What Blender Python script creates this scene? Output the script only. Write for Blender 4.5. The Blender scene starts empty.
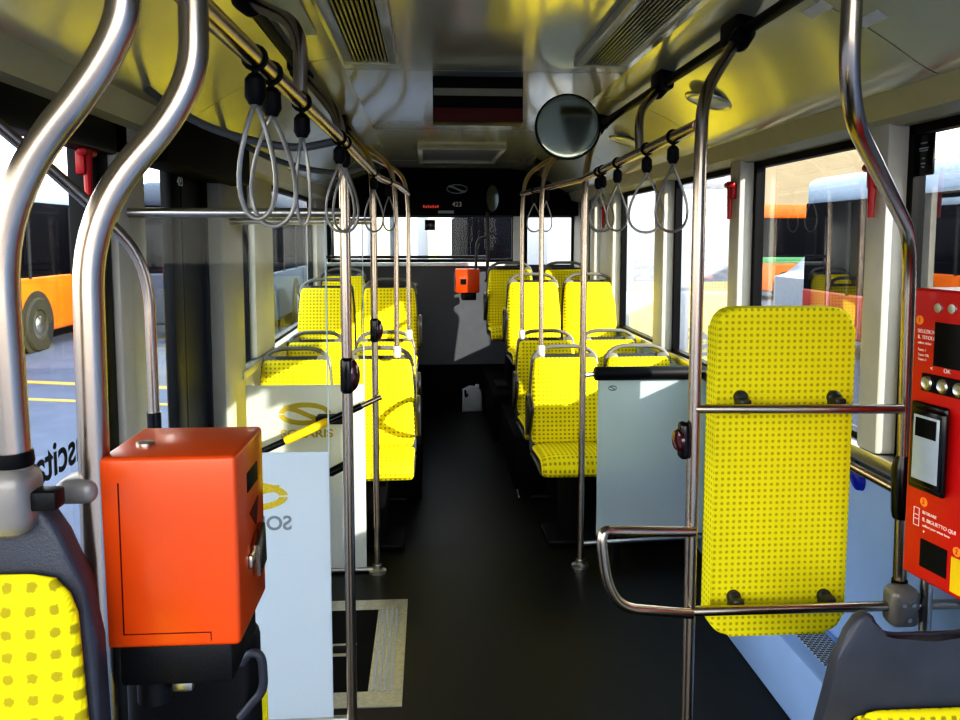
import bpy, bmesh, math, random
from mathutils import Vector, Matrix
random.seed(7)
C = bpy.context.scene.collection
S = bpy.context.scene

# ------------------------------------------------------------------ camera
CAM = Vector((0, 0, 1.68)); F = 800.0
CY = 310.0; PITCH = math.atan(72 / 800.0); YAW = math.atan(52 / 800.0 * math.cos(PITCH))
fw = Vector((math.sin(YAW) * math.cos(PITCH), math.cos(YAW) * math.cos(PITCH), -math.sin(PITCH)))
rt = Vector((math.cos(YAW), -math.sin(YAW), 0)); up = rt.cross(fw)
cd = bpy.data.cameras.new('camera'); co = bpy.data.objects.new('camera', cd); C.objects.link(co)
cd.sensor_width = 36; cd.lens = 30; cd.shift_y = (CY - 360) / 960; cd.clip_start = 0.02; cd.clip_end = 500
co.matrix_world = Matrix(((rt.x, up.x, -fw.x, CAM.x), (rt.y, up.y, -fw.y, CAM.y), (rt.z, up.z, -fw.z, CAM.z), (0, 0, 0, 1)))
S.camera = co

def pt(px, py, X=None, Y=None, Z=None):
    d = fw + rt * ((px - 480) / F) - up * ((py - CY) / F)
    if X is not None: t = (X - CAM.x) / d.x
    elif Y is not None: t = (Y - CAM.y) / d.y
    else: t = (Z - CAM.z) / d.z
    return CAM + d * t

# ------------------------------------------------------------------ materials
def nodes(name):
    m = bpy.data.materials.new(name); m.use_nodes = True
    nt = m.node_tree; nt.nodes.clear()
    out = nt.nodes.new('ShaderNodeOutputMaterial')
    return m, nt, out

def mat(name, col, rough=0.5, metal=0.0, coat=0.0, var=0.06, scale=12.0, bump=0.0, bscale=200.0, spec=0.5, emit=0.0):
    m, nt, out = nodes(name)
    p = nt.nodes.new('ShaderNodeBsdfPrincipled')
    nt.links.new(p.outputs[0], out.inputs[0])
    p.inputs['Roughness'].default_value = rough; p.inputs['Metallic'].default_value = metal
    p.inputs['Coat Weight'].default_value = coat; p.inputs['Coat Roughness'].default_value = 0.08
    p.inputs['Specular IOR Level'].default_value = spec
    tc = nt.nodes.new('ShaderNodeTexCoord')
    nz = nt.nodes.new('ShaderNodeTexNoise'); nz.inputs['Scale'].default_value = scale; nz.inputs['Detail'].default_value = 3
    nt.links.new(tc.outputs['Object'], nz.inputs['Vector'])
    r = nt.nodes.new('ShaderNodeValToRGB')
    r.color_ramp.elements[0].color = [c * (1 - var) for c in col[:3]] + [1]
    r.color_ramp.elements[1].color = [min(1, c * (1 + var)) for c in col[:3]] + [1]
    r.color_ramp.elements[0].position = 0.3; r.color_ramp.elements[1].position = 0.7
    nt.links.new(nz.outputs['Fac'], r.inputs[0]); nt.links.new(r.outputs[0], p.inputs['Base Color'])
    if emit:
        nt.links.new(r.outputs[0], p.inputs['Emission Color']); p.inputs['Emission Strength'].default_value = emit
    if bump:
        n2 = nt.nodes.new('ShaderNodeTexNoise'); n2.inputs['Scale'].default_value = bscale; n2.inputs['Detail'].default_value = 2
        nt.links.new(tc.outputs['Object'], n2.inputs['Vector'])
        b = nt.nodes.new('ShaderNodeBump'); b.inputs['Strength'].default_value = bump; b.inputs['Distance'].default_value = 0.002
        nt.links.new(n2.outputs['Fac'], b.inputs['Height']); nt.links.new(b.outputs[0], p.inputs['Normal'])
    return m

def fabric(name, cell=.0245, dot=(.40, .325, .012), lo=(.80, .66, .006), hi=(.98, .86, .018)):
    m, nt, out = nodes(name)
    N = nt.nodes.new; L = nt.links.new
    p = N('ShaderNodeBsdfPrincipled'); L(p.outputs[0], out.inputs[0])
    p.inputs['Roughness'].default_value = 0.75; p.inputs['Specular IOR Level'].default_value = 0.25
    uv = N('ShaderNodeUVMap')
    nz = N('ShaderNodeTexNoise'); nz.inputs['Scale'].default_value = 260; nz.inputs['Detail'].default_value = 2
    L(uv.outputs[0], nz.inputs['Vector'])
    sc = N('ShaderNodeVectorMath'); sc.operation = 'SCALE'; sc.inputs['Scale'].default_value = 1 / cell
    L(uv.outputs[0], sc.inputs[0])
    fr = N('ShaderNodeVectorMath'); fr.operation = 'FRACTION'; L(sc.outputs[0], fr.inputs[0])
    sb = N('ShaderNodeVectorMath'); sb.operation = 'SUBTRACT'; sb.inputs[1].default_value = (.5, .5, 0); L(fr.outputs[0], sb.inputs[0])
    ab = N('ShaderNodeVectorMath'); ab.operation = 'ABSOLUTE'; L(sb.outputs[0], ab.inputs[0])
    sx = N('ShaderNodeSeparateXYZ'); L(ab.outputs[0], sx.inputs[0])
    def pw(o):
        q = N('ShaderNodeMath'); q.operation = 'POWER'; q.inputs[1].default_value = 3; L(o, q.inputs[0]); return q.outputs[0]
    ad = N('ShaderNodeMath'); ad.operation = 'ADD'; L(pw(sx.outputs[0]), ad.inputs[0]); L(pw(sx.outputs[1]), ad.inputs[1])
    rr = N('ShaderNodeMath'); rr.operation = 'POWER'; rr.inputs[1].default_value = 1 / 3; L(ad.outputs[0], rr.inputs[0])
    nm = N('ShaderNodeMath'); nm.operation = 'MULTIPLY_ADD'; nm.inputs[1].default_value = 0.2; nm.inputs[2].default_value = -0.1
    L(nz.outputs['Fac'], nm.inputs[0])
    a2 = N('ShaderNodeMath'); a2.operation = 'ADD'; L(rr.outputs[0], a2.inputs[0]); L(nm.outputs[0], a2.inputs[1])
    mr = N('ShaderNodeMapRange'); mr.interpolation_type = 'SMOOTHSTEP'
    mr.inputs['From Min'].default_value = 0.17; mr.inputs['From Max'].default_value = 0.30
    mr.inputs['To Min'].default_value = 1; mr.inputs['To Max'].default_value = 0
    L(a2.outputs[0], mr.inputs['Value'])
    # fine weave
    wv = N('ShaderNodeTexWave'); wv.inputs['Scale'].default_value = 160; wv.inputs['Distortion'].default_value = 1.5
    wv.bands_direction = 'X'; L(uv.outputs[0], wv.inputs['Vector'])
    yr = N('ShaderNodeValToRGB'); yr.color_ramp.elements[0].color = (*lo, 1); yr.color_ramp.elements[1].color = (*hi, 1)
    L(wv.outputs['Fac'], yr.inputs[0])
    mx = N('ShaderNodeMix'); mx.data_type = 'RGBA'
    L(mr.outputs[0], mx.inputs['Factor']); L(yr.outputs[0], mx.inputs['A']); mx.inputs['B'].default_value = (*dot, 1)
    L(mx.outputs['Result'], p.inputs['Base Color'])
    bp = N('ShaderNodeBump'); bp.inputs['Strength'].default_value = 0.25; bp.inputs['Distance'].default_value = 0.002
    L(nz.outputs['Fac'], bp.inputs['Height']); L(bp.outputs[0], p.inputs['Normal'])
    return m

def glass(name, tint=(1, 1, 1), refl=1.0, ior=1.45):
    m, nt, out = nodes(name); N = nt.nodes.new; L = nt.links.new
    t = N('ShaderNodeBsdfTransparent'); t.inputs[0].default_value = (*tint, 1)
    g = N('ShaderNodeBsdfGlossy'); g.inputs['Roughness'].default_value = 0.015
    f = N('ShaderNodeFresnel'); f.inputs[0].default_value = ior
    k = N('ShaderNodeMath'); k.operation = 'MULTIPLY'; k.inputs[1].default_value = refl; k.use_clamp = True
    L(f.outputs[0], k.inputs[0])
    x = N('ShaderNodeMixShader'); L(k.outputs[0], x.inputs[0]); L(t.outputs[0], x.inputs[1]); L(g.outputs[0], x.inputs[2])
    L(x.outputs[0], out.inputs[0]); return m

def frosted(name, col):
    m, nt, out = nodes(name); N = nt.nodes.new; L = nt.links.new
    tc = N('ShaderNodeTexCoord'); nz = N('ShaderNodeTexNoise'); nz.inputs['Scale'].default_value = 900
    L(tc.outputs['Object'], nz.inputs[0])
    rp = N('ShaderNodeValToRGB'); rp.color_ramp.elements[0].color = [c * .93 for c in col] + [1]; rp.color_ramp.elements[1].color = [*col, 1]
    L(nz.outputs['Fac'], rp.inputs[0])
    d = N('ShaderNodeBsdfDiffuse'); L(rp.outputs[0], d.inputs[0])
    tl = N('ShaderNodeBsdfTranslucent'); L(rp.outputs[0], tl.inputs[0])
    g = N('ShaderNodeBsdfGlossy'); g.inputs['Roughness'].default_value = .35
    x = N('ShaderNodeMixShader'); x.inputs[0].default_value = .45; L(d.outputs[0], x.inputs[1]); L(tl.outputs[0], x.inputs[2])
    y = N('ShaderNodeMixShader'); y.inputs[0].default_value = .07; L(x.outputs[0], y.inputs[1]); L(g.outputs[0], y.inputs[2])
    L(y.outputs[0], out.inputs[0]); return m

def checker_perf(name):
    m, nt, out = nodes(name); N = nt.nodes.new; L = nt.links.new
    p = N('ShaderNodeBsdfPrincipled'); L(p.outputs[0], out.inputs[0]); p.inputs['Roughness'].default_value = .4
    tc = N('ShaderNodeTexCoord'); b = N('ShaderNodeTexBrick'); b.inputs['Scale'].default_value = 1
    b.inputs['Color1'].default_value = (.006, .006, .008, 1); b.inputs['Color2'].default_value = (.01, .01, .012, 1); b.inputs['Mortar'].default_value = (.55, .6, .68, 1)
    b.inputs['Brick Width'].default_value = .022; b.inputs['Row Height'].default_value = .012; b.inputs['Mortar Size'].default_value = .002
    L(tc.outputs['Object'], b.inputs['Vector']); L(b.outputs[0], p.inputs['Base Color']); return m

M = dict(
    steel=mat('brushed_steel', (.50, .42, .34), .25, 1.0, var=.015, scale=30),
    steel2=mat('satin_steel', (.62, .60, .56), .3, 1.0, var=.015, scale=30),
    fabric=fabric('yellow_dotted_fabric'), fabric2=fabric('fine_dotted_fabric', .0172, (.60, .50, .012), (.95, .83, .012), (1, .93, .025)),
    dark=mat('dark_plastic', (.010, .010, .012), .45, spec=.25, bump=.15, bscale=300),
    black=mat('black_rubber', (.005, .005, .006), .5, spec=.2),
    gloss=mat('gloss_black', (.005, .005, .006), .18),
    shell=mat('grey_shell_plastic', (.055, .058, .075), .38, bump=.35, bscale=420, var=.12),
    shell2=mat('seat_shell_plastic', (.045, .045, .05), .4),
    handle=mat('seat_handle_plastic', (.17, .165, .15), .35),
    handle_d=mat('dark_handle_plastic', (.035, .035, .035), .35),
    clamp=mat('cast_grey_clamp', (.27, .25, .23), .32, .2, var=.1, bump=.1),
    pale=mat('pale_clamp', (.72, .7, .64), .35),
    orange=mat('orange_red_enamel', (.70, .092, .008), .3, coat=.2, var=.05, scale=6),
    red=mat('red_enamel', (.62, .012, .012), .33, coat=.2, var=.05),
    hred=mat('hammer_red', (.5, .008, .015), .35),
    cream=mat('cream_panel', (.66, .64, .57), .4, var=.03),
    header=mat('cream_header', (.50, .475, .33), .38, var=.04),
    post=mat('grey_post', (.42, .41, .36), .4, var=.04),
    ceil=mat('glossy_ceiling', (.70, .67, .55), .16, .3, coat=.4, var=.04, scale=2),
    cove=mat('satin_cove', (.66, .63, .47), .2, .3, coat=.3, var=.05, scale=2),
    frame=mat('black_window_frame', (.005, .005, .006), .4, spec=.15),
    floor=mat('dark_vinyl_floor', (.0075, .007, .006), .45, var=.5, scale=160, bump=.12, bscale=400),
    podium=mat('black_podium', (.004, .004, .0045), .6, spec=.12, var=.3, scale=150),
    back=mat('grey_rear_panel', (.10, .105, .12), .5),
    bluepanel=mat('pale_blue_panel', (.33, .48, .80), .45, var=.05, scale=3),
    white=mat('white_plastic', (.8, .8, .78), .4),
    offw=mat('vent_white', (.55, .53, .45), .3, coat=.3),
    slat=mat('vent_slat', (.16, .15, .10), .3, .3),
    glassm=glass('clear_glass', (.96, .98, .97), .4),
    partglass=glass('partition_glass', (.975, .985, .98), .28),
    frost=frosted('frosted_film', (.80, .88, .95)),
    frost2=frosted('frosted_film_pale', (.88, .90, .86)),
    frost3=frosted('frosted_film_blue', (.78, .88, .92)),
    mustard=mat('logo_mustard', (.55, .42, .03), .6, var=.25, scale=180),
    logo_g=mat('logo_grey', (.22, .25, .28), .6),
    yellow=mat('yellow_grip', (.85, .58, .01), .35),
    darkred=mat('dark_red_button', (.06, .004, .006), .12, coat=.8),
    displayred=mat('display_red', (.10, .004, .002), .4, spec=.2),
    mirror=mat('mirror_silver', (.22, .235, .185), .1, 1.0, var=.01),
    wire=mat('grey_strap_wire', (.34, .33, .30), .32, .5),
    blue=mat('blue_button', (.004, .02, .42), .25, coat=.5),
    jug=mat('milky_jug', (.42, .44, .46), .45),
    textw=mat('white_print', (.85, .8, .75), .6),
    textk=mat('black_print', (.01, .01, .012), .6),
    textg=mat('grey_print', (.40, .42, .43), .6),
    texto=mat('orange_print', (.95, .33, .03), .6),
    screen=mat('reader_screen', (.42, .47, .52), .2, coat=.4, var=.1, scale=9),
    alu=mat('aluminium_trim', (.52, .50, .42), .4, .7, var=.12, scale=60),
    asphalt=mat('asphalt', (.075, .09, .13), .85, var=.12, scale=3, bump=.2, bscale=40),
    ypaint=mat('yellow_road_paint', (.38, .27, .06), .8),
    busorange=mat('bus_orange', (.55, .13, .008), .4, var=.12, scale=2),
    busred=mat('bus_red', (.40, .025, .012), .4, var=.1, scale=2),
    busblue=mat('bus_roof_blue', (.30, .38, .48), .4),
    buswhite=mat('bus_white', (.42, .43, .45), .4),
    busglass=mat('bus_dark_glass', (.005, .005, .007), .6, spec=.02),
    busgrey=mat('bus_slate', (.04, .055, .08), .4),
    busgreen=mat('bus_green', (.08, .26, .10), .4),
    tyre=mat('tyre', (.012, .012, .012), .8),
    wallb=mat('beige_building', (.32, .26, .165), .8, var=.06, scale=.6),
    perf=checker_perf('perforated_grille'),
    lamp=mat('ribbed_diffuser', (.75, .72, .45), .35, coat=.2),
    bulb=mat('amber_red', (.55, .05, .02), .3, emit=.4),
)

# ------------------------------------------------------------------ mesh helpers
def box(bm, a, b, bev=0.0, seg=2, mx=None):
    x0, y0, z0 = [min(p, q) for p, q in zip(a, b)]; x1, y1, z1 = [max(p, q) for p, q in zip(a, b)]
    r = bmesh.ops.create_cube(bm, size=1)
    vs = r['verts']
    for v in vs: v.co = Vector(((x0 + x1) / 2 + v.co.x * (x1 - x0), (y0 + y1) / 2 + v.co.y * (y1 - y0), (z0 + z1) / 2 + v.co.z * (z1 - z0)))
    if bev:
        es = list({e for v in vs for e in v.link_edges})
        q = bmesh.ops.bevel(bm, geom=es, offset=bev, segments=seg, profile=.5, affect='EDGES', clamp_overlap=True)
        vs = list({v for f in q['faces'] for v in f.verts} | {v for v in vs if v.is_valid})
    if mx is not None:
        for v in vs: v.co = mx @ v.co
    return vs

def fil(pts, d, n=7):
    pts = [Vector(p) for p in pts]; out = [pts[0]]
    for i in range(1, len(pts) - 1):
        a, b, c = pts[i - 1], pts[i], pts[i + 1]
        dd = d[i - 1] if isinstance(d, (list, tuple)) else d
        la = min(dd, (a - b).length * .49); lc = min(dd, (c - b).length * .49)
        p0 = b + (a - b).normalized() * la; p2 = b + (c - b).normalized() * lc
        for k in range(n + 1):
            t = k / n; out.append(p0 * (1 - t) ** 2 + b * 2 * t * (1 - t) + p2 * t * t)
    out.append(pts[-1]); return out

def tube(bm, pts, r, seg=14, closed=False, sx=1.0):
    pts = [Vector(p) for p in pts]; n = len(pts)
    rad = r if isinstance(r, (list, tuple)) else [r] * n
    tan = []
    for i in range(n):
        if closed: t = pts[(i + 1) % n] - pts[i - 1]
        else: t = pts[min(i + 1, n - 1)] - pts[max(i - 1, 0)]
        tan.append(t.normalized())
    ref = Vector((0, 0, 1)) if abs(tan[0].z) < .9 else Vector((1, 0, 0))
    nrm = (ref - tan[0] * ref.dot(tan[0])).normalized(); rings = []
    for i in range(n):
        nrm = (nrm - tan[i] * nrm.dot(tan[i]))
        nrm = nrm.normalized() if nrm.length > 1e-6 else tan[i].orthogonal().normalized()
        b = tan[i].cross(nrm)
        rings.append([bm.verts.new(pts[i] + (nrm * math.cos(2 * math.pi * k / seg) * sx + b * math.sin(2 * math.pi * k / seg)) * rad[i]) for k in range(seg)])
    m = n if closed else n - 1
    for i in range(m):
        A, B = rings[i], rings[(i + 1) % n]
        for k in range(seg): bm.faces.new((A[k], A[(k + 1) % seg], B[(k + 1) % seg], B[k]))
    if not closed:
        bm.faces.new(list(reversed(rings[0]))); bm.faces.new(rings[-1])

def lathe(bm, prof, mx=None, seg=24):
    rings = []
    for r, z in prof:
        if r < 1e-6: rings.append([bm.verts.new((0, 0, z))])
        else: rings.append([bm.verts.new((r * math.cos(2 * math.pi * k / seg), r * math.sin(2 * math.pi * k / seg), z)) for k in range(seg)])
    for A, B in zip(rings, rings[1:]):
        for k in range(seg):
            j = (k + 1) % seg
            if len(A) == 1 and len(B) == 1: continue
            if len(A) == 1: bm.faces.new((A[0], B[k], B[j]))
            elif len(B) == 1: bm.faces.new((A[k], A[j], B[0]))
            else: bm.faces.new((A[k], A[j], B[j], B[k]))
    if len(rings[0]) > 1: bm.faces.new(list(reversed(rings[0])))
    if len(rings[-1]) > 1: bm.faces.new(rings[-1])
    if mx is not None:
        for R in rings:
            for v in R: v.co = mx @ v.co

def prism(bm, poly, ext, bev=0, seg=2):
    """poly: list of 3d points (planar), ext: extrude vector"""
    ext = Vector(ext)
    a = [bm.verts.new(Vector(p)) for p in poly]; b = [bm.verts.new(Vector(p) + ext) for p in poly]; n = len(a)
    f1 = bm.faces.new(a); f2 = bm.faces.new(list(reversed(b))); es = list(f1.edges) + list(f2.edges)
    for k in range(n): bm.faces.new((a[k], b[k], b[(k + 1) % n], a[(k + 1) % n]))
    if bev: bmesh.ops.bevel(bm, geom=es, offset=bev, segments=seg, profile=.5, affect='EDGES', clamp_overlap=True)

def frame_mx(o, x, y, z):
    x, y, z = Vector(x).normalized(), Vector(y).normalized(), Vector(z).normalized()
    return Matrix(((x.x, y.x, z.x, o[0]), (x.y, y.y, z.y, o[1]), (x.z, y.z, z.z, o[2]), (0, 0, 0, 1)))

def axis_mx(o, d):
    d = Vector(d).normalized(); x = d.orthogonal().normalized(); y = d.cross(x)
    return frame_mx(o, x, y, d)

def root_loc(p):
    l = Vector((0, 0, 0))
    while p is not None: l += p.location; p = p.parent
    return l

def obj(name, bm, m, parent=None, smooth=True, angle=35, recenter=True):
    bmesh.ops.recalc_face_normals(bm, faces=bm.faces)
    me = bpy.data.meshes.new(name)
    o = bpy.data.objects.new(name, me); C.objects.link(o)
    if parent is not None:
        bmesh.ops.translate(bm, verts=bm.verts, vec=-root_loc(parent)); o.parent = parent
    elif recenter and bm.verts:
        xs = [v.co.x for v in bm.verts]; ys = [v.co.y for v in bm.verts]; zs = [v.co.z for v in bm.verts]
        c = Vector(((min(xs) + max(xs)) / 2, (min(ys) + max(ys)) / 2, min(zs)))
        bmesh.ops.translate(bm, verts=bm.verts, vec=-c); o.location = c
    if smooth:
        for f in bm.faces: f.smooth = True
        for e in bm.edges:
            if len(e.link_faces) == 2 and e.calc_face_angle(0) > math.radians(angle): e.smooth = False
    bm.to_mesh(me); bm.free()
    me.materials.append(M[m] if isinstance(m, str) else m)
    return o

def tag(o, label, cat, group=None, kind=None):
    o['label'] = label; o['category'] = cat
    if group: o['group'] = group
    if kind: o['kind'] = kind
    return o

def thing(name, label, cat, loc, group=None):
    o = bpy.data.objects.new(name, None); o.empty_display_size = .05; C.objects.link(o); o.location = loc
    return tag(o, label, cat, group)

def struct(name, bm, m, parent=None, **k):
    o = obj(name, bm, m, parent, **k)
    if parent is None: o['kind'] = 'structure'
    return o

def dup(root, loc, label=None, group=None, rotz=0, scale=None):
    r = root.copy(); C.objects.link(r); r.location = loc; r.rotation_euler = (0, 0, rotz)
    if scale: r.scale = scale
    if label: r['label'] = label
    if group: r['group'] = group
    for ch in list(root.children):
        c = ch.copy(); C.objects.link(c); c.parent = r
        for g in list(ch.children):
            d = g.copy(); C.objects.link(d); d.parent = c
    return r

def B(): return bmesh.new()
def bxs(*boxes, bev=0):
    bm = B()
    for a, b in boxes: box(bm, a, b, bev)
    return bm
def tb(pts, r, **k):
    bm = B(); tube(bm, pts, r, **k); return bm

def text(name, s, size, mx, m, parent=None, align='CENTER', ext=.0006, bold=0):
    cu = bpy.data.curves.new('t', 'FONT'); cu.body = s; cu.size = size; cu.align_x = align; cu.align_y = 'CENTER'; cu.extrude = ext; cu.offset = bold
    t = bpy.data.objects.new('t', cu); C.objects.link(t)
    bpy.context.view_layer.update()
    me = bpy.data.meshes.new_from_object(t.evaluated_get(bpy.context.evaluated_depsgraph_get()))
    bpy.data.objects.remove(t); bpy.data.curves.remove(cu)
    me.transform(mx)
    bm = B(); bm.from_mesh(me); bpy.data.meshes.remove(me)
    return obj(name, bm, m, parent, smooth=False)

# ------------------------------------------------------------------ dimensions
XL, XR, XC = -.99, 1.45, .23
YB = 7.8; YF = -.45
ZC = 2.33; ZW = 2.02; ZS = 1.0     # ceiling, window top, sill

# ------------------------------------------------------------------ room shell
bm = B()
prof = [(YF, 0), (5.4, 0), (7.2, .07), (YB + .1, .07)]
vs = []
for y, z in prof: vs.append([bm.verts.new((XL - .05, y, z)), bm.verts.new((XR + .05, y, z)), bm.verts.new((XR + .05, y, -.25)), bm.verts.new((XL - .05, y, -.25))])
for a, b in zip(vs, vs[1:]):
    for k in range(4): bm.faces.new((a[k], a[(k + 1) % 4], b[(k + 1) % 4], b[k]))
bm.faces.new(vs[0]); bm.faces.new(list(reversed(vs[-1])))
struct('floor', bm, 'floor')

def podium(name, x0, x1, y0, y1, h, slope_x=0):
    bm = B(); box(bm, (x0, y0, -.02), (x1, y1, h), .012); return struct(name, bm, 'podium')
podium('trim_2', XL, -.05, 5.05, YB, .36)
podium('trim_4', .57, XR, 5.2, 6.35, .36); podium('trim_5', .52, XR, 6.35, YB, .42)
podium('trim_6', XL, -.55, YF, 1.2, .42)
# pale floor edging line on the right of the aisle
struct('trim_7', tb(fil([pt(519, 497, Z=.004), pt(513, 470, Z=.004), pt(505, 446, Z=.004), pt(489, 424, Z=.005)], .3), .005, seg=8), 'alu')

# ceiling centre panel with seams
bm = B()
for y0, y1 in ((YF, 1.44), (1.446, 3.19), (3.196, 4.9), (4.906, 6.84), (6.846, YB + .1)):
    box(bm, (XC - .55, y0, ZC), (XC + .55, y1, ZC + .05), .002, 1)
struct('ceiling', bm, 'ceil')
struct('trim_8', bxs(((XC - .56, YF, ZC + .05), (XC + .56, YB + .1, ZC + .08))), 'black')
prof = [(.548, 2.334), (.58, 2.326), (.64, 2.318), (.75, 2.292), (.86, 2.245), (.96, 2.188), (1.04, 2.135), (1.09, 2.108), (1.13, 2.098)]
def cove(s, name, joints):
    bm = B()
    ys = [YF] + joints + [YB + .1]
    for a, b in zip(ys, ys[1:]):
        a += .003; b -= .003; A = []; Bq = []; dense = []
        for (p, q) in zip(prof, prof[1:]):
            for k in range(4): dense.append((p[0] + (q[0] - p[0]) * k / 4, p[1] + (q[1] - p[1]) * k / 4))
        dense.append(prof[-1])
        sm = dense[:]
        for it in range(3):
            sm = [sm[0]] + [((sm[i - 1][0] + sm[i][0] * 2 + sm[i + 1][0]) / 4, (sm[i - 1][1] + sm[i][1] * 2 + sm[i + 1][1]) / 4) for i in range(1, len(sm) - 1)] + [sm[-1]]
        lo = [(XC + s * h, z) for h, z in sm]; hi = [(XC + s * (h + .01), z + .03) for h, z in reversed(sm)]
        poly = [(x, a, z) for x, z in lo + hi]
        prism(bm, poly, (0, b - a, 0))
    return struct(name, bm, 'cove', angle=50)
cove(-1, 'trim_9', [1.2, 3.0, 4.7, 6.4]); cove(1, 'trim_10', [2.05, 3.72, 5.4])
for s, n in ((-1, 'trim_11'), (1, 'trim_12')):      # flat header strip over the windows
    bm = B(); x0 = XC + s * 1.105; x1 = XC + s * 1.225
    prism(bm, [(x0, YF, 2.103), (x0 + s * .03, YF, 2.035), (XC + s * 1.19, YF, 2.018), (x1 + s * .05, YF, 2.018), (x1 + s * .05, YF, 2.14), (x0, YF, 2.125)], (0, YB + .1 - YF, 0), .004)
    struct(n, bm, 'header', smooth=False)
# outer roof shell
bm = B(); box(bm, (XL - .06, YF, 2.42), (XR + .06, YB + .15, 2.6)); box(bm, (XL - .09, YF, 2.0), (XL - .055, YB + .15, 2.6)); box(bm, (XR + .055, YF, 2.0), (XR + .09, YB + .15, 2.6))
struct('trim_13', bm, 'busorange')

# side walls ---------------------------------------------------------
def lower_wall(name, x, s, y0, y1, m):
    bm = B(); box(bm, (x, y0, -.02), (x + s * .06, y1, ZS), .004); return bm
bm = lower_wall('w', XR, 1, YF, YB + .1, 'cream'); box(bm, (XR, -1.4, ZS), (XR + .06, 1.96, 2.05), .004); box(bm, (XR, -1.4, 2.05), (XR + .06, YF - .005, 2.6), .004); struct('wall_right_and_sun_block', bm, 'bluepanel')  # solid boxes above the sill are unseen, added to block the sun
bm = B(); box(bm, (XL, YF, -.02), (XL - .06, 1.4, .72), .004); box(bm, (XL, 4.06, -.02), (XL - .06, YB + .1, ZS), .004)
struct('wall_left', bm, 'cream')
struct('trim_14', bxs(((XR - .05, YF, .955), (XR + .04, 4.2, 1.0)), ((XR - .008, 4.2, .955), (XR + .04, YB, 1.0)), bev=.004), 'steel2')       # window ledge right
struct('trim_15', bxs(((XL - .04, 4.12, .955), (XL + .05, YB, 1.0)), bev=.008), 'alu')
# posts: (y0, y1)
tn = 16
def post(x, s, y0, y1, m='post', z0=ZS, d=.085, z1=2.05):
    global tn
    bm = B(); box(bm, (x - s * d, y0, z0), (x + s * .06, y1, z1), .012); struct('trim_%d' % tn, bm, m); tn += 1
XP = XR - .055
def yr(px): return pt(px, 238, X=XP).y
def yl(px, d=.0): return pt(px, 238, X=XL + d).y
RP = [(yr(884), yr(864)), (yr(738), yr(728)), (yr(663), yr(654)), (yr(612.5), yr(600)), (yr(594), yr(590))]
for y0, y1 in RP: post(XR, 1, y0, y1, 'cream', d=.055)
LP = (yl(119, .05), yl(147, .05)); post(XL, -1, LP[0], LP[1], 'cream', z0=-.02, d=.05)
LQ = (yl(222, .04), yl(243, .04))
post(XL, -1, LQ[0], LQ[1], 'post', z0=-.02, d=.04)
LR = [(yl(255, .03), yl(273, .03)), (yl(317, .03), yl(327, .03))]
for y0, y1 in LR: post(XL, -1, y0, y1, 'cream', d=.03)

def window(n, x, s, y0, y1, z0=ZS, z1=ZW, fr=.03, m='glassm'):
    bm = B(); bm.faces.new([bm.verts.new(p) for p in ((x + s * .03, y0, z0), (x + s * .03, y1, z0), (x + s * .03, y1, z1), (x + s * .03, y0, z1))])
    w = struct('window_%d' % n, bm, m, recenter=False, smooth=False)
    bm = B()
    for a, b in (((y0, z0), (y1, z0 + fr * .6)), ((y0, z1 - fr), (y1, z1)), ((y0, z0), (y0 + fr, z1)), ((y1 - fr, z0), (y1, z1))):
        box(bm, (x + s * .01, a[0], a[1]), (x + s * .05, b[0], b[1]))
    obj('window_frame', bm, 'frame', w); return w
WR = [(1.96, RP[0][0])] + [(RP[i][1], RP[i + 1][0]) for i in range(4)] + [(RP[4][1], 7.2)]
struct('trim_44', bxs(((XR - .02, 7.2, ZS), (XR + .06, YB + .1, 2.05))), 'cream')  # added panel, closes the window end to keep sun off the rear wall
for i, (a, b) in enumerate(WR): window(i + 1, XR, 1, a, b)
window(7, XL, -1, YF, LP[0], z0=.72)
for i, (a, b) in enumerate(((LQ[1], LR[0][0]), (LR[0][1], LR[1][0]), (LR[1][1], YB - .02))): window(8 + i, XL, -1, a, b)
# black jamb before the white post on the left
post(XL, -1, LP[0] - .09, LP[0], 'frame', z0=-.02, d=.03)

# middle door with two glazed leaves
def leaf(n, y0, y1):
    bm = B(); x = XL - .02
    for a, b in (((y0, .0), (y1, .12)), ((y0, 1.97), (y1, 2.05)), ((y0, .12), (y0 + .03, 1.97)), ((y1 - (.12 if n == 1 else .03), .12), (y1, 1.97))):
        box(bm, (x, a[0], a[1]), (x - .045, b[0], b[1]), .006)
    d = struct('door_%d' % n, bm, 'frame')
    bm = B(); bm.faces.new([bm.verts.new(p) for p in ((x - .02, y0 + .03, .12), (x - .02, y1 - .03, .12), (x - .02, y1 - .03, 1.97), (x - .02, y0 + .03, 1.97))])
    obj('glass_pane', bm, 'glassm' if n == 1 else 'frame', d, smooth=False)
    return d
ym_ = yl(187); leaf(1, LP[1], ym_); leaf(2, ym_, LQ[0])

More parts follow.
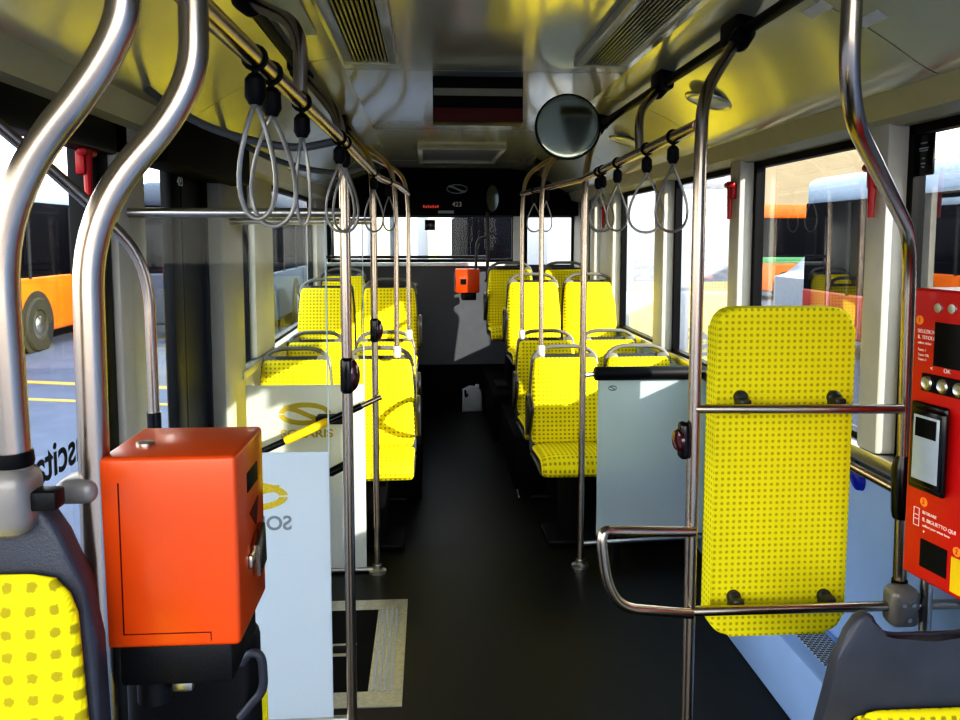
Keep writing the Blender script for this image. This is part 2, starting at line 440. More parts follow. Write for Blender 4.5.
# rear wall ----------------------------------------------------------
bm = B(); box(bm, (XL, YB, .0), (XR, YB + .1, .44), 0)
struct('baseboard_back', bm, 'podium')
bm = B(); box(bm, (XL, YB, .44), (XR, YB + .1, 1.42))
struct('wall_back', bm, 'back')
struct('trim_43', bxs(((.83, YB - .01, 1.42), (.935, YB + .1, 1.9))), 'white')
struct('trim_40', bxs(((XL, YB - .10, 1.41), (.86, YB + .1, 1.445)), bev=.008), 'white')
struct('trim_41', bxs(((XL, YB - .2, 1.89), (XR, YB + .1, 2.42))), 'podium')
def rear_window(n, x0, x1, z0, z1):
    bm = B(); y = YB + .05
    bm.faces.new([bm.verts.new(p) for p in ((x0, y, z0), (x1, y, z0), (x1, y, z1), (x0, y, z1))])
    w = struct('window_%d' % n, bm, 'glassm', recenter=False, smooth=False)
    bm = B()
    for a, b in (((x0, z0), (x1, z0 + .03)), ((x0, z1 - .02), (x1, z1)), ((x0, z0), (x0 + .04, z1)), ((x1 - .04, z0), (x1, z1))):
        box(bm, (a[0], y - .03, a[1]), (b[0], y + .02, b[1]))
    obj('window_frame', bm, 'frame', w)
rear_window(11, XL + .02, .86, 1.445, 1.9)
rear_window(12, .93, XR, 1.0, 1.9)  # added corner window, put in to make this rear corner bright white
# door header cover (black)
bm = B(); box(bm, (XL - .02, 2.75, 1.93), (XL + .13, 4.0, 2.135), .015)
hd = obj('door_mechanism_cover', bm, 'podium'); tag(hd, 'black box cover over the middle doors on the left', 'door cover')
struct('trim_42', bxs(((XL - .02, YF, 1.93), (XL + .05, 2.62, 2.04)), bev=.01), 'frame')

# ------------------------------------------------------------------ poles
def tubething(name, label, cat, pts, r, m='steel', group=None, seg=18, fr=.08, n=8):
    p = fil(pts, fr, n); z = min(q.z for q in p); base = min(p, key=lambda q: q.z)
    t = thing(name, label, cat, base, group)
    bm = B(); tube(bm, p, r, seg); obj('pole_tube' if cat == 'grab pole' else 'rail_tube', bm, m, t)
    return t

def floor_flange(t, x, y, z=0, m='steel2'):
    bm = B(); lathe(bm, [(0, z), (.045, z), (.045, z + .012), (.024, z + .02), (.024, z + .04), (0, z + .04)], Matrix.Translation((x, y, 0))); obj('floor_flange', bm, m, t)

def rail_joint(t, p, d, r=.03, L=.07, m='black'):
    d = Vector(d).normalized(); p = Vector(p)
    bm = B(); tube(bm, [p - d * L / 2, p - d * L / 2 * .8, p + d * L / 2 * .8, p + d * L / 2], [r * .8, r, r, r * .8], 14); obj('rail_joint', bm, m, t)

XRL, XRR, ZR = -.445, .905, 2.268    # black ceiling rails
XSL, XSR, ZSR = -.25, .745, 1.97    # strap rails
# black ceiling rails
for x, lab, ys in ((XRL, 'black ceiling rail along the left edge of the ceiling', (1.6, 2.86, 4.3, 5.9)), (XRR, 'black ceiling rail along the right edge of the ceiling', (2.35, 3.1, 4.2, 5.6, 6.6))):
    t = thing('ceiling_rail', lab, 'ceiling rail', (x, .2, ZR), 'black ceiling rails')
    bm = B(); tube(bm, [(x, -.4, ZR), (x, 7.3, ZR)], .017, 14); obj('rail_tube', bm, 'black', t)
    for y in ys:
        bm = B(); box(bm, (x - .028, y - .07, ZR - .026), (x + .028, y + .07, ZR + .05), .012); obj('rail_bracket', bm, 'black', t)

R = .0175
# near left pole A
A0 = pt(126, -40, Y=.89); A1 = pt(120, 46, Y=.89); A2 = pt(-4, 200, Y=.88); A3 = pt(14, 462, Y=.88)
t = tubething('grab_pole', 'thick curved steel grab pole at the far left edge, above the grey clamp', 'grab pole', [A0 + Vector((0, 0, .15)), A0, A1, A2, A3], R, fr=.1)
bm = B(); lathe(bm, [(0, .012), (.0195, .012), (.0205, 0), (.019, -.004), (.0, -.004)], Matrix.Translation(A3)); obj('collar', bm, 'black', t)
pc = pt(12, 498, Y=.88)
bm = B(); lathe(bm, [(0, .0), (.019, 0), (.017, -.008), (.009, -.014), (.009, -.024), (0, -.024)], Matrix.Translation(A3 + Vector((0, 0, -.004))))
box(bm, pc + Vector((-.042, -.03, -.040)), pc + Vector((.027, .03, .038)), .02, 4); obj('seat_clamp', bm, 'clamp', t)
bm = B(); box(bm, pc + Vector((.02, -.014, -.012)), pc + Vector((.052, .012, .010)), .004); obj('clamp_stub', bm, 'dark', t)
# near left pole B
b0 = pt(193, -12, Y=1.0); b1 = pt(195, 92, Y=1.0); b2 = pt(86, 214, Y=.97); b3 = pt(100, 640, Y=.96); b4 = Vector((b3.x, b3.y, .01))
t = tubething('grab_pole', 'thick curved steel grab pole just left of the orange validator', 'grab pole', [b0 + Vector((0, 0, .06)), b0, b1, b2, b3, b4], R, fr=.09)
q = pt(88, 486, Y=.965)
bm = B(); box(bm, q + Vector((-.03, -.028, -.016)), q + Vector((.018, .026, .014)), .012, 3); obj('pole_clamp', bm, 'clamp', t)
# right near pole C
c0 = pt(854, -40, Y=1.36); c1 = pt(847, 108, Y=1.38); c2 = pt(911, 236, Y=2.04); c3 = pt(899.5, 582, Y=2.06)
t = tubething('grab_pole', 'curved steel grab pole beside the red ticket machine', 'grab pole', [c0 + Vector((0, 0, .1)), c0, c1, c2, c3], R, fr=.14)
bm = B(); lathe(bm, [(0, .008), (.02, .008), (.021, 0), (.02, -.008), (.0, -.008)], Matrix.Translation(c3)); obj('collar', bm, 'black', t)
cc = pt(901, 604, Y=2.03)
bm = B(); lathe(bm, [(0, .02), (.016, .02), (.012, .008), (.010, -.01), (0, -.01)], Matrix.Translation(c3 + Vector((0, 0, -.022))))
box(bm, cc + Vector((-.041, -.034, -.058)), cc + Vector((.041, .034, .052)), .022, 4); obj('seat_clamp', bm, 'clamp', t)
for dx, dz in ((-.012, .012), (.014, .012), (.004, -.03)):
    bm = B(); lathe(bm, [(0, 0), (.006, 0), (.006, .004), (0, .004)], axis_mx(cc + Vector((dx, -.0335, dz)), (0, -1, 0)), 12); obj('screw', bm, 'steel2', t)
# right pole D
d_t = Vector((XRR, 2.3, ZR)); d1 = pt(699, 170, Y=2.05); d2 = pt(690, 620, Y=2.03)
xD, yD = .5 * (d1.x + d2.x) + .0, 2.04
t = tubething('grab_pole', 'tall steel grab pole left of the yellow backrest pad', 'grab pole', [d_t + Vector((-.01, .0, -.01)), (xD + .01, yD + .02, 2.05), (xD, yD, 1.9), (xD, yD, 0.02)], .0165, fr=.12)
rail_joint(t, d_t + Vector((-.012, -.02, -.02)), (d_t - Vector((xD, yD, 2.05))), .03, .09); floor_flange(t, xD, yD)
# left middle pole 345
xm = pt(349, 500, Y=2.6).x
t = tubething('grab_pole', 'steel grab pole at the front edge of the near glass partition, with red stop button', 'grab pole', [(XRL, 2.86, ZR - .01), (xm - .02, 2.62, 2.08), (xm, 2.6, 1.95), (xm, 2.6, .02)], R, fr=.1)
rail_joint(t, (XRL + .015, 2.84, ZR - .03), (-.17, .24, .18), .03, .09); floor_flange(t, xm, 2.6)
def stop_button(t, p, side, big=1.0):
    bm = B(); box(bm, p + Vector((-.021, -.024, -.06 * big)), p + Vector((.021, .024, .06 * big)), .014, 3)
    b = obj('stop_button', bm, 'gloss', t)
    bm = B(); lathe(bm, [(.03 * math.sin(a), .034 * math.cos(a)) if a else (0, .034) for a in [i * math.pi / 16 for i in range(8, -1, -1)]], frame_mx(p + Vector((side * .008, 0, 0)), (0, 1, 0), (0, 0, 1), (side, 0, 0)) @ Matrix.Diagonal((.75, 1.9 * big, 1, 1)), 24)
    obj('button_lens', bm, 'darkred', b)
stop_button(t, Vector((xm, 2.6, pt(354, 375, Y=2.6).z)), 1)
xm2 = pt(376, 450, Y=3.93).x
t = tubething('grab_pole', 'slim steel grab pole at the edge of the rear left partition, with dark stop button', 'grab pole', [(XRL, 4.3, ZR - .01), (xm2 - .02, 3.98, 2.08), (xm2, 3.93, 1.95), (xm2, 3.93, .02)], .0165, fr=.1)
rail_joint(t, (XRL + .012, 4.28, ZR - .02), (-.17, .3, .18), .028, .08); floor_flange(t, xm2, 3.93)
stop_button(t, Vector((xm2, 3.93, pt(380, 330, Y=3.93).z)), 1)
xp = pt(582, 420, Y=3.93).x
t = tubething('grab_pole', 'steel grab pole at the aisle edge of the right partition with black padded rail', 'grab pole', [(XRR, 4.2, ZR - .01), (xp + .03, 3.98, 2.1), (xp, 3.93, 1.95), (xp, 3.93, .02)], .0165, fr=.1)
rail_joint(t, (XRR - .012, 4.18, ZR - .02), (.14, .24, .18), .028, .08); floor_flange(t, xp, 3.93)

def seatpole(label, px, py, Y, rail, y2, lean=0):
    p = pt(px, py, Y=Y); s = 1 if rail > 0 else -1
    t = tubething('grab_pole', label, 'grab pole', [(rail, y2 + .25, ZR - .01), (p.x + s * .03, y2 + .02, 2.1), (p.x + lean, y2, 1.93), p], .0145, fr=.12)
    rail_joint(t, (rail - s * .01, y2 + .23, ZR - .02), (s * .14, .24, .18), .025, .07)
    bm = B(); box(bm, p + Vector((-.022, -.022, -.045)), p + Vector((.022, .022, .025)), .016, 3); obj('seat_clamp', bm, 'pale', t)
    return t
seatpole('short steel pole rising from the front row aisle seat right of the aisle', 541, 349, 4.5, XRR, 4.52)
seatpole('short steel pole rising from the second row aisle seat right of the aisle', 522, 333, 5.28, XRR, 5.3)
seatpole('short steel pole rising from the front row aisle seat left of the aisle', 397, 350, 4.5, XRL, 4.52)
seatpole('short steel pole rising from the second row aisle seat left of the aisle', 409, 333, 5.28, XRL, 5.3)

# strap rails with short connectors
def strap_rail(label, pts, conns, side):
    t = thing('strap_rail', label, 'handrail', pts[0], 'rails carrying the hand straps')
    bm = B(); tube(bm, fil(pts, .1), .0165, 16); obj('rail_tube', bm, 'steel', t)
    return t
srl = [(-.295, .8, 1.975), (-.25, 2.6, ZSR), (-.235, 3.93, ZSR), (-.16, 4.52, ZSR), (-.13, 5.3, ZSR)]
srr = [(xD, 2.06, ZSR), (.765, 3.93, ZSR), (.70, 4.52, ZSR), (.62, 5.3, ZSR)]
strap_rail('steel rail with hand straps left of the aisle', srl, None, -1)
strap_rail('steel rail with hand straps right of the aisle', srr, None, 1)
def connector(label, rail, y, px, y2):
    s = 1 if rail > 0 else -1
    t = tubething('rail_hanger', label, 'rail hanger', [(rail, y, ZR - .005), (px + s * .0, y2 + .02, 2.13), (px, y2, ZSR + .016)], .0155, fr=.1)
    rail_joint(t, (rail - s * .01, y - .02, ZR - .02), (s * .15, .2, .13), .027, .08)
connector('curved steel hanger holding the left strap rail to the black ceiling rail', XRL, 2.05, -.268, 1.75)
connector('curved steel hanger holding the right strap rail to the black ceiling rail', XRR, 3.12, .755, 2.85)
# curved brackets from the left cove to the strap rail
for px0, py0, y, lab in ((-.86, 2.13, 2.4, 'nearer curved flat bracket between left cove and strap rail'), (-.86, 2.13, 3.3, 'farther curved flat bracket between left cove and strap rail')):
    t = tubething('cove_bracket', lab, 'bracket', [(-.87, y + .1, 2.15), (-.68, y + .06, 2.01), (-.40, y + .02, 1.935), (-.256, y, 1.965)], .012, 'handle', fr=.15)
# diagonal door grab rail on the left
h0 = pt(-20, 112, X=-.93); 
hx = -.86
p0 = pt(-10, 118, Y=1.75); p1 = pt(92, 205, Y=1.93); p2 = pt(148, 262, Y=2.0); p3 = pt(154, 412, Y=2.0)
t = tubething('door_handrail', 'slanting steel handrail bending down behind the left poles', 'handrail', [p0, p1, p2, p3], .0135, fr=.12)
bm = B(); tube(bm, [p3, p3 + Vector((0, 0, -.12))], .017, 12); obj('rubber_end', bm, 'gloss', t)

# ------------------------------------------------------------------ hand straps
def strap(p, w, h, ang, lab, grp):
    """bead under rail at p, teardrop wire loop below"""
    p = Vector(p); t = thing('hand_strap', lab, 'hand strap', p, grp)
    u = Vector((math.cos(ang), math.sin(ang), 0))
    bm = B(); ring = [p + Vector((0, 0, 0)) + Vector((math.cos(a) * .019, 0, math.sin(a) * .019)) for a in [2 * math.pi * k / 14 for k in range(14)]]
    tube(bm, ring, .0035, 8, closed=True); obj('collar', bm, 'black', t)
    b = p + Vector((0, 0, -.05))
    bm = B(); tube(bm, [p + Vector((0, 0, -.02)), b], .006, 8); lathe(bm, [(0, .024), (.010, .024), (.017, .015), (.018, -.013), (.011, -.026), (0, -.026)], Matrix.Translation(b), 14); obj('bead', bm, 'black', t)
    pts = []
    for k in range(28):
        a = 2 * math.pi * k / 28
        x = w / 2 * math.sin(a) * (math.sin(a / 2) ** 1.3); z = -h / 2 * (1 - math.cos(a))
        pts.append(b + Vector((0, 0, -.022)) + u * x + Vector((0, 0, z)) + Vector((0, 1, 0)) * (.01 * math.sin(2 * a)))
    bm = B(); tube(bm, pts, .0042, 8, closed=True); obj('wire_loop', bm, 'wire', t)
def rail_at(pl, y):
    for a, b in zip(pl, pl[1:]):
        if a[1] <= y <= b[1]:
            f = (y - a[1]) / (b[1] - a[1]); return Vector(a) * (1 - f) + Vector(b) * f
    return Vector(pl[-1])
ordl = ['first', 'second', 'third', 'fourth', 'fifth', 'sixth', 'seventh']
for i, (y, w, h, a) in enumerate(((1.36, .085, .19, .3), (1.48, .12, .2, -.2), (1.78, .06, .19, .9), (2.38, .12, .2, .4), (2.5, .13, .2, -.5), (3.6, .12, .19, .4), (4.2, .12, .18, .8))):
    strap(rail_at(srl, y), w, h, a, 'wire loop hand strap, %s from the front on the left strap rail' % ordl[i], 'hand straps on the left rail')
for i, (y, w, h, a) in enumerate(((2.3, .17, .2, .5), (2.62, .15, .2, -.3), (3.1, .13, .19, .4), (3.42, .14, .19, -.5), (3.52, .14, .19, .6), (4.65, .1, .18, .3), (4.95, .12, .18, -.3))):
    strap(rail_at(srr, y), w, h, a, 'wire loop hand strap, %s from the front on the right strap rail' % ordl[i], 'hand straps on the right rail')

# ------------------------------------------------------------------ passenger seats
def pad(bm, line, W, T, nseg=28, e=4.0):
    uvl = bm.loops.layers.uv.verify(); uvs = {}
    n = len(line); P = [Vector((0, y, z)) for y, z in line]; s = 0; rings = []
    for i in range(n):
        if i: s += (P[i] - P[i - 1]).length
        tg = (P[min(i + 1, n - 1)] - P[max(i - 1, 0)]).normalized(); nn = Vector((0, -tg.z, tg.y))
        ring = []
        for k in range(nseg):
            a = 2 * math.pi * (k + .5) / nseg; c, sn = math.cos(a), math.sin(a)
            x = W[i] * math.copysign(abs(c) ** (2 / e), c); q = T[i] * math.copysign(abs(sn) ** (2 / 2.6), sn)
            v = bm.verts.new(P[i] + Vector((x, 0, 0)) + nn * q); uvs[v] = (x + (q * .8 if abs(c) > .9 else 0), s); ring.append(v)
        rings.append(ring)
    fs = []
    for Aa, Bb in zip(rings, rings[1:]):
        for k in range(nseg): fs.append(bm.faces.new((Aa[k], Aa[(k + 1) % nseg], Bb[(k + 1) % nseg], Bb[k])))
    fs.append(bm.faces.new(list(reversed(rings[0])))); fs.append(bm.faces.new(rings[-1]))
    for f in fs:
        for l in f.loops: l[uvl].uv = uvs[l.vert]

def endround(line, w, t, k=.03):
    """add shrink stations at both ends"""
    P = [Vector((0, y, z)) for y, z in line]
    a = (P[1] - P[0]).normalized(); b = (P[-1] - P[-2]).normalized()
    L, W, T = [], [], []
    for f, s in ((0, .0), (.15, .12), (.45, .5), (1, 1)):
        q = P[0] + a * (s * k); g = math.sqrt(max(0, 1 - (1 - f) ** 2)); L.append(q); W.append(w[0] - k * (1 - g)); T.append(t[0] * max(g, .12))
    for p, ww, tt in list(zip(P, w, t))[1:-1]: L.append(p); W.append(ww); T.append(tt)
    for f, s in ((1, 1), (.45, .5), (.15, .12), (0, 0)):
        q = P[-1] - b * (s * k); g = math.sqrt(max(0, 1 - (1 - f) ** 2)); L.append(q); W.append(w[-1] - k * (1 - g)); T.append(t[-1] * max(g, .12))
    return [(v.y, v.z) for v in L], W, T

def smooth_line(pts, d=.05, n=5):
    return [(v.y, v.z) for v in fil([(0, y, z) for y, z in pts], d, n)]

def make_seat(name, label, loc, arm=0, H=1.05, ground=-.46, dark=False):
    """loc z = cushion reference: local z 0 is the floor below the seat"""
    t = thing(name, label, 'bus seat', (0, 0, 0), 'yellow passenger seats')
    # cushion
    l = smooth_line([(-.43, .425), (-.44, .475), (-.40, .505), (-.2, .495), (-.03, .48)], .03, 4)
    L, W, T = endround(l, [.205] * len(l), [.022] + [.032] * (len(l) - 2) + [.03], .025)
    bm = B(); pad(bm, L, W, T); obj('seat_cushion', bm, 'fabric', t, angle=60)
    # backrest
    l = [(-.015, .49), (.0, .56), (.012, .68), (.03, .80), (.048, .90), (.062, .985)]
    L, W, T = endround(l, [.2, .205, .205, .2, .192, .185], [.03] * 6, .03)
    bm = B(); pad(bm, L, W, T); obj('backrest', bm, 'fabric', t, angle=60)
    # shell behind
    l = [(.01, .43), (.04, .56), (.055, .7), (.072, .82), (.09, .92), (.102, 1.0)]
    L, W, T = endround(l, [.212, .214, .214, .209, .2, .193], [.016] * 6, .03)
    bm = B(); pad(bm, L, W, T); 
    l = [(-.42, .425), (-.3, .445), (-.1, .44), (.02, .44)]
    L, W, T = endround(l, [.205, .21, .21, .212], [.014] * 4, .03); pad(bm, L, W, T); obj('shell', bm, 'shell2', t, angle=60)
    # top handle
    hp = fil([(-.19, .075, .94), (-.18, .09, 1.0), (-.11, .1, 1.045), (.11, .1, 1.045), (.18, .09, 1.0), (.19, .075, .94)], .06, 6)
    bm = B(); tube(bm, hp, .0125, 12, sx=1.0)
    for sgn in (-1, 1): prism(bm, [(sgn * .188, .062, .95), (sgn * .168, .078, 1.012), (sgn * .12, .082, 1.0), (sgn * .11, .072, .975)], (0, .02, 0), .004)
    obj('top_handle', bm, 'handle', t)
    if arm:
        bm = B(); x = arm * .225
        ring = fil([(x, -.01, .55), (x, .0, .78), (x, -.11, .79), (x, -.2, .74), (x, -.1, .6), (x, -.01, .55)], .05, 5)
        tube(bm, ring[:-1], .0135, 10, closed=True); obj('armrest', bm, 'handle_d', t)
    bm = B(); box(bm, (-.15, -.3, -.0), (.15, -.02, .03), .01); prism(bm, [(-.05, -.3, .03), (-.05, .0, .03), (-.05, .03, .41), (-.05, -.34, .40)], (.1, 0, 0), .01); obj('pedestal', bm, 'black', t)
    t.location = loc
    return t
protoL = make_seat('passenger_seat', 'yellow dotted aisle seat, front row left of the aisle, behind the frosted partition', (-.285, 4.5, .03 + .07), arm=1)
protoR = make_seat('passenger_seat', 'yellow dotted aisle seat, front row right of the aisle, left of the grey partition', (.79, 4.5, .1), arm=-1)
protoN = make_seat('passenger_seat', 'yellow dotted window seat, front row left, its top showing over the frosted partition', (-.755, 4.5, .1))
G = 'yellow passenger seats'
protoL.location.z = protoR.location.z = protoN.location.z = .035 + .07
z1, z3, z4 = .005, .36, .42
for o in (protoL, protoR, protoN): o.location.z = z1
dup(protoN, (1.221, 4.5, z1), 'yellow dotted window seat, front row right, its top showing over the black padded rail', G)
dup(protoL, (-.29, 5.0 + .28, z1), 'yellow dotted aisle seat, second row left of the aisle', G)
dup(protoN, (-.745, 5.28, z1), 'yellow dotted window seat, second row left by the side window', G)
dup(protoR, (.795, 5.28, z1), 'yellow dotted aisle seat, second row right of the aisle', G)
dup(protoN, (1.224, 5.28, z1), 'yellow dotted window seat, second row right by the side window', G)
dup(protoL, (-.285, 5.85, z3 - .03), 'yellow dotted aisle seat, raised third row left of the aisle', G)
dup(protoN, (-.745, 5.85, z3 - .03), 'yellow dotted window seat, raised third row left by the side window', G)
dup(protoR, (.795, 5.98, z3), 'bright yellow aisle seat, raised third row right of the aisle', G)
dup(protoN, (1.224, 5.98, z3), 'bright yellow window seat, raised third row right', G)
dup(protoR, (.715, 6.9, z4), 'yellow aisle seat in the last row on the right, beside the small orange validator', G)
dup(protoN, (1.20, 6.9, z4), 'yellow window seat in the last row on the right', G)
dup(protoN, (-.75, 7.1, z3), 'yellow window seat in the last row on the left', G)

# ------------------------------------------------------------------ near seats
def near_seat(label, cx, y, ztop, w, hh, ped_z, sx=1.0, tap=0, drop=.012, fwid=1.0):
    t = thing('passenger_seat', label, 'bus seat', (cx, y, ped_z), None)
    top = [(.235, -.10), (.222, -.035), (.2, .025), (.178, .058), (.158, .068), (.14, .06), (.133, .03), (.118, .008), (.09, .0), (0, .0)]
    half = [(x * w / .47, z) for x, z in top]
    side = [((.235 + tap) * w / .47, -hh), ((.235 + tap * .5) * w / .47, -hh * .5)]
    right = side + half; left = [(-x, z) for x, z in reversed(right)][1:]
    poly = right + left
    bm = B(); prism(bm, [(cx + x, y + .02, ztop + z) for x, z in poly], (0, .035, 0), .01, 3); obj('shell', bm, 'shell', t, angle=40)
    # lip behind handle opening
    bm = B(); tube(bm, fil([(cx - .13 * w / .47, y + .055, ztop + .03), (cx - .1 * w / .47, y + .06, ztop - .008), (cx + .1 * w / .47, y + .06, ztop - .008), (cx + .13 * w / .47, y + .055, ztop + .03)], .03), .012, 10); obj('top_handle', bm, 'shell', t)
    l = [(y + .03, ztop - hh), (y + .015, ztop - hh * .7), (y + .005, ztop - hh * .4), (y + .008, ztop - drop)]
    L, W, T = endround(l, [fwid * (.205 + tap) * w / .47, fwid * (.208 + tap * .7) * w / .47, fwid * .208 * w / .47, fwid * .2 * w / .47], [.018] * 4, .045)
    bm = B(); pad(bm, L, W, T)
    bmesh.ops.translate(bm, verts=bm.verts, vec=(cx, 0, 0)); obj('backrest', bm, 'fabric', t, angle=60)
    l = smooth_line([(y - .42, ztop - hh - .06), (y - .43, ztop - hh), (y - .2, ztop - hh + .02), (y + .02, ztop - hh + .01)], .03, 4)
    L, W, T = endround(l, [.215 * w / .47] * len(l), [.03] * len(l), .03)
    bm = B(); pad(bm, L, W, T); bmesh.ops.translate(bm, verts=bm.verts, vec=(cx, 0, 0)); obj('seat_cushion', bm, 'fabric', t, angle=60)
    bm = B(); box(bm, (cx - .14, y - .3, ped_z), (cx + .14, y, ztop - hh - .02), .02); obj('pedestal', bm, 'dark', t)
    return t
sl = near_seat('yellow and grey seat at the bottom left corner, under the big steel pole clamp', -.587, .86, pt(0, 560, Y=.88).z, .43, .5, .42, fwid=1.11)
sr = near_seat('grey seat shell at the bottom right corner, under the red ticket machine', pt(868, 612, Y=1.66).x + .158, 1.64, pt(930, 642, Y=1.66).z, .47, .42, 0.0, tap=.05, drop=.15, fwid=.9)
# dark seat under the orange validator
t = thing('passenger_seat', 'black seat under the orange validator with a hooked grab handle', 'bus seat', (-.38, 1.32, 0), None)
bm = B(); box(bm, (-.50, 1.27, .40), (-.285, 1.34, 1.045), .03, 4); box(bm, (-.5, 1.3, .38), (-.2, 1.66, .46), .03); obj('shell', bm, 'dark', t)
hk = [pt(241, 664, Y=1.27), pt(250, 652, Y=1.27), pt(262, 655, Y=1.27), pt(264, 690, Y=1.27), pt(252, 703, Y=1.27), pt(240, 718, Y=1.27)]
bm = B(); tube(bm, fil(hk, .02), .0075, 12); obj('grab_handle', bm, 'shell', t)
bm = B(); uv = bm.loops.layers.uv.verify()
l = [(1.36, .46), (1.36, .7), (1.36, .9), (1.36, .965)]
L, W, T = endround(l, [.10] * 4, [.02] * 4, .04); pad(bm, L, W, T); bmesh.ops.translate(bm, verts=bm.verts, vec=(-.386, .0, 0)); obj('backrest', bm, 'fabric', t)
bm = B(); box(bm, (-.47, 1.34, 0), (-.3, 1.6, .39), .02); obj('pedestal', bm, 'black', t)

# ------------------------------------------------------------------ orange validator (near)
vx0, vx1, vy0, vy1 = pt(101, 550, Y=.95).x, pt(238, 550, Y=.95).x, .95, 1.105
vz1, vz0 = pt(170, 457, Y=.95).z, pt(170, 648, Y=.95).z
t = thing('ticket_validator', 'orange red ticket validator box on the near left pole', 'ticket validator', ((vx0 + vx1) / 2, (vy0 + vy1) / 2, vz0 - .06))
bm = B(); box(bm, (vx0, vy0, vz0), (vx1, vy1, vz1), .006, 3); obj('housing', bm, 'orange', t)
bm = B()
for a, b in (((.022, .018), (.0235, .205)), ((.022, .018), (.125, .019)), ((.125, .008), (.1258, .019))):
    box(bm, (vx0 + a[0], vy0 - .0006, vz0 + a[1]), (vx0 + b[0], vy0 + .001, vz0 + b[1]))
obj('door_seam', bm, 'displayred', t)
bm = B(); box(bm, (vx1 - .002, vy0 + .055, vz0 + .172), (vx1 + .0008, vy0 + .115, vz0 + .198), .001); obj('ticket_slot', bm, 'black', t)
bm = B(); prism(bm, [(vx1 - .002, vy0 + .065, vz0 + .142), (vx1 - .002, vy0 + .115, vz0 + .150), (vx1 - .002, vy0 + .10, vz0 + .115)], (.003, 0, 0)); obj('arrow_mark', bm, 'displayred', t)
bm = B(); box(bm, (vx1 - .002, vy0 + .05, vz0 + .074), (vx1 + .006, vy0 + .125, vz0 + .092), .003); prism(bm, [(vx1, vy0 + .065, vz0 + .10), (vx1, vy0 + .11, vz0 + .115), (vx1, vy0 + .115, vz0 + .06), (vx1, vy0 + .075, vz0 + .055)], (.011, 0, 0), .003); k = obj('slot_mouth', bm, 'steel', t)
bm = B(); lathe(bm, [(0, 0), (.011, 0), (.011, .004), (.006, .005), (0, .005)], Matrix.Translation((vx0 + .035, vy0 + .06, vz1 - .0005)), 18); obj('top_lock', bm, 'steel2', t)
bm = B(); box(bm, (vx0 + .01, vy0 + .01, vz0 - .055), (vx1 - .012, vy1 - .01, vz0 + .002), .008); obj('mounting_bracket', bm, 'dark', t)
bm = B(); box(bm, (vx0 - .012, vy0 + .03, vz0 + .172), (vx0 + .002, vy0 + .07, vz0 + .195), .003); obj('pole_arm', bm, 'clamp', t)
bm = B(); lathe(bm, [(0, 0), (.022, 0), (.022, .035), (.026, .04), (0, .04)], Matrix.Translation((vx0 + .04, vy0 + .05, vz0 - .092)), 20); obj('cable_gland', bm, 'dark', t)
bm = B(); box(bm, (vx0 + .066, vy0 + .03, vz0 - .075), (vx0 + .092, vy0 + .05, vz0 - .054), .004); obj('bracket_clip', bm, 'steel2', t)

# ------------------------------------------------------------------ red ticket machine (right)
e0 = pt(915, 430, Y=1.80)
ux = Vector((.16, -1, 0)).normalized()     # along the face, away to near
un = Vector((-1, -.16, 0)).normalized()      # face normal (toward aisle)
mz1 = pt(914, 288, Y=1.80).z; mz0 = pt(911, 573, Y=1.80).z
mc = Vector((e0.x, e0.y, 0))
FM = frame_mx(mc, ux, (0, 0, 1), un)   # local x along face, y up, z out
t = thing('ticket_machine', 'red ticket vending machine at the right edge of the bus', 'ticket machine', (mc.x, mc.y, mz0))
def fb(u0, v0, u1, v1, d0, d1, bev=0): 
    bm = B(); box(bm, (u0, v0, d0), (u1, v1, d1), bev, 3, FM); return bm
Wm = .40
obj('housing', fb(-.022, mz0, Wm, mz1, -.16, 0, .008), 'red', t)
def mp(px, py):   # pixel -> (u, v) on the face
    d = fw + rt * ((px - 480) / F) - up * ((py - CY) / F); k = (mc - CAM).dot(un) / d.dot(un); q = CAM + d * k - mc
    return q.dot(ux), CAM.z + d.z * k
def fq(px0, py0, px1, py1, d0, d1, m, name, bev=0, par=None):
    u0, v1 = mp(px0, py0); u1, _ = mp(px1, py0); _, v0 = mp(px0, py1)
    return obj(name, fb(u0, v0, u1, v1, d0, d1, bev), m, par or t)
fq(936, 322, 996, 366, -.01, .002, 'gloss', 'screen')
u, v = mp(931, 383)
bm = B(); box(bm, (u - .024, v - .021, 0), (u + .15, v + .021, .006), .012, 3, FM); bp = obj('button_panel', bm, 'black', t)
for i in range(3):
    bm = B(); lathe(bm, [(.0, 0), (.0165, 0), (.0165, .008), (.012, .011), (.010, .010), (0, .010)], FM @ Matrix.Translation((u + i * .046, v, .005)), 22); obj('button', bm, 'steel2', bp)
    for q in range(1):
        text('button_print', ('<', 'OK', '>')[i], .014, FM @ Matrix.Translation((u + i * .046, v + .034, .001)), 'textw', t)
for px, py in ((939, 308), (953, 309)):
    a, b = mp(px, py); bm = B(); lathe(bm, [(0, 0), (.012, 0), (.011, .004), (0, .005)], FM @ Matrix.Translation((a, b, 0)), 18); obj('lock', bm, 'steel2', t)
# card reader
u0, v1 = mp(919, 403); u1, _ = mp(947, 408); _, v0 = mp(919, 484)
bm = B(); box(bm, (u0 - .012, v0 - .01, .0), (u1 + .012, v1 + .006, .012), .006, 3, FM); box(bm, (u0 + .005, v0 + .004, .01), (u1 + .02, v1 - .004, .024), .008, 3, FM); cr = obj('card_reader', bm, 'gloss', t)
bm = B(); box(bm, (u0 + .014, v0 + .02, .023), (u1 + .008, v1 - .02, .0255), .002, 2, FM); rf = obj('reader_face', bm, 'screen', cr)
bm = B(); box(bm, (u0 + .022, v1 - .07, .0252), (u1 + .0, v1 - .026, .0265), 0, 2, FM); obj('reader_display', bm, 'gloss', cr)
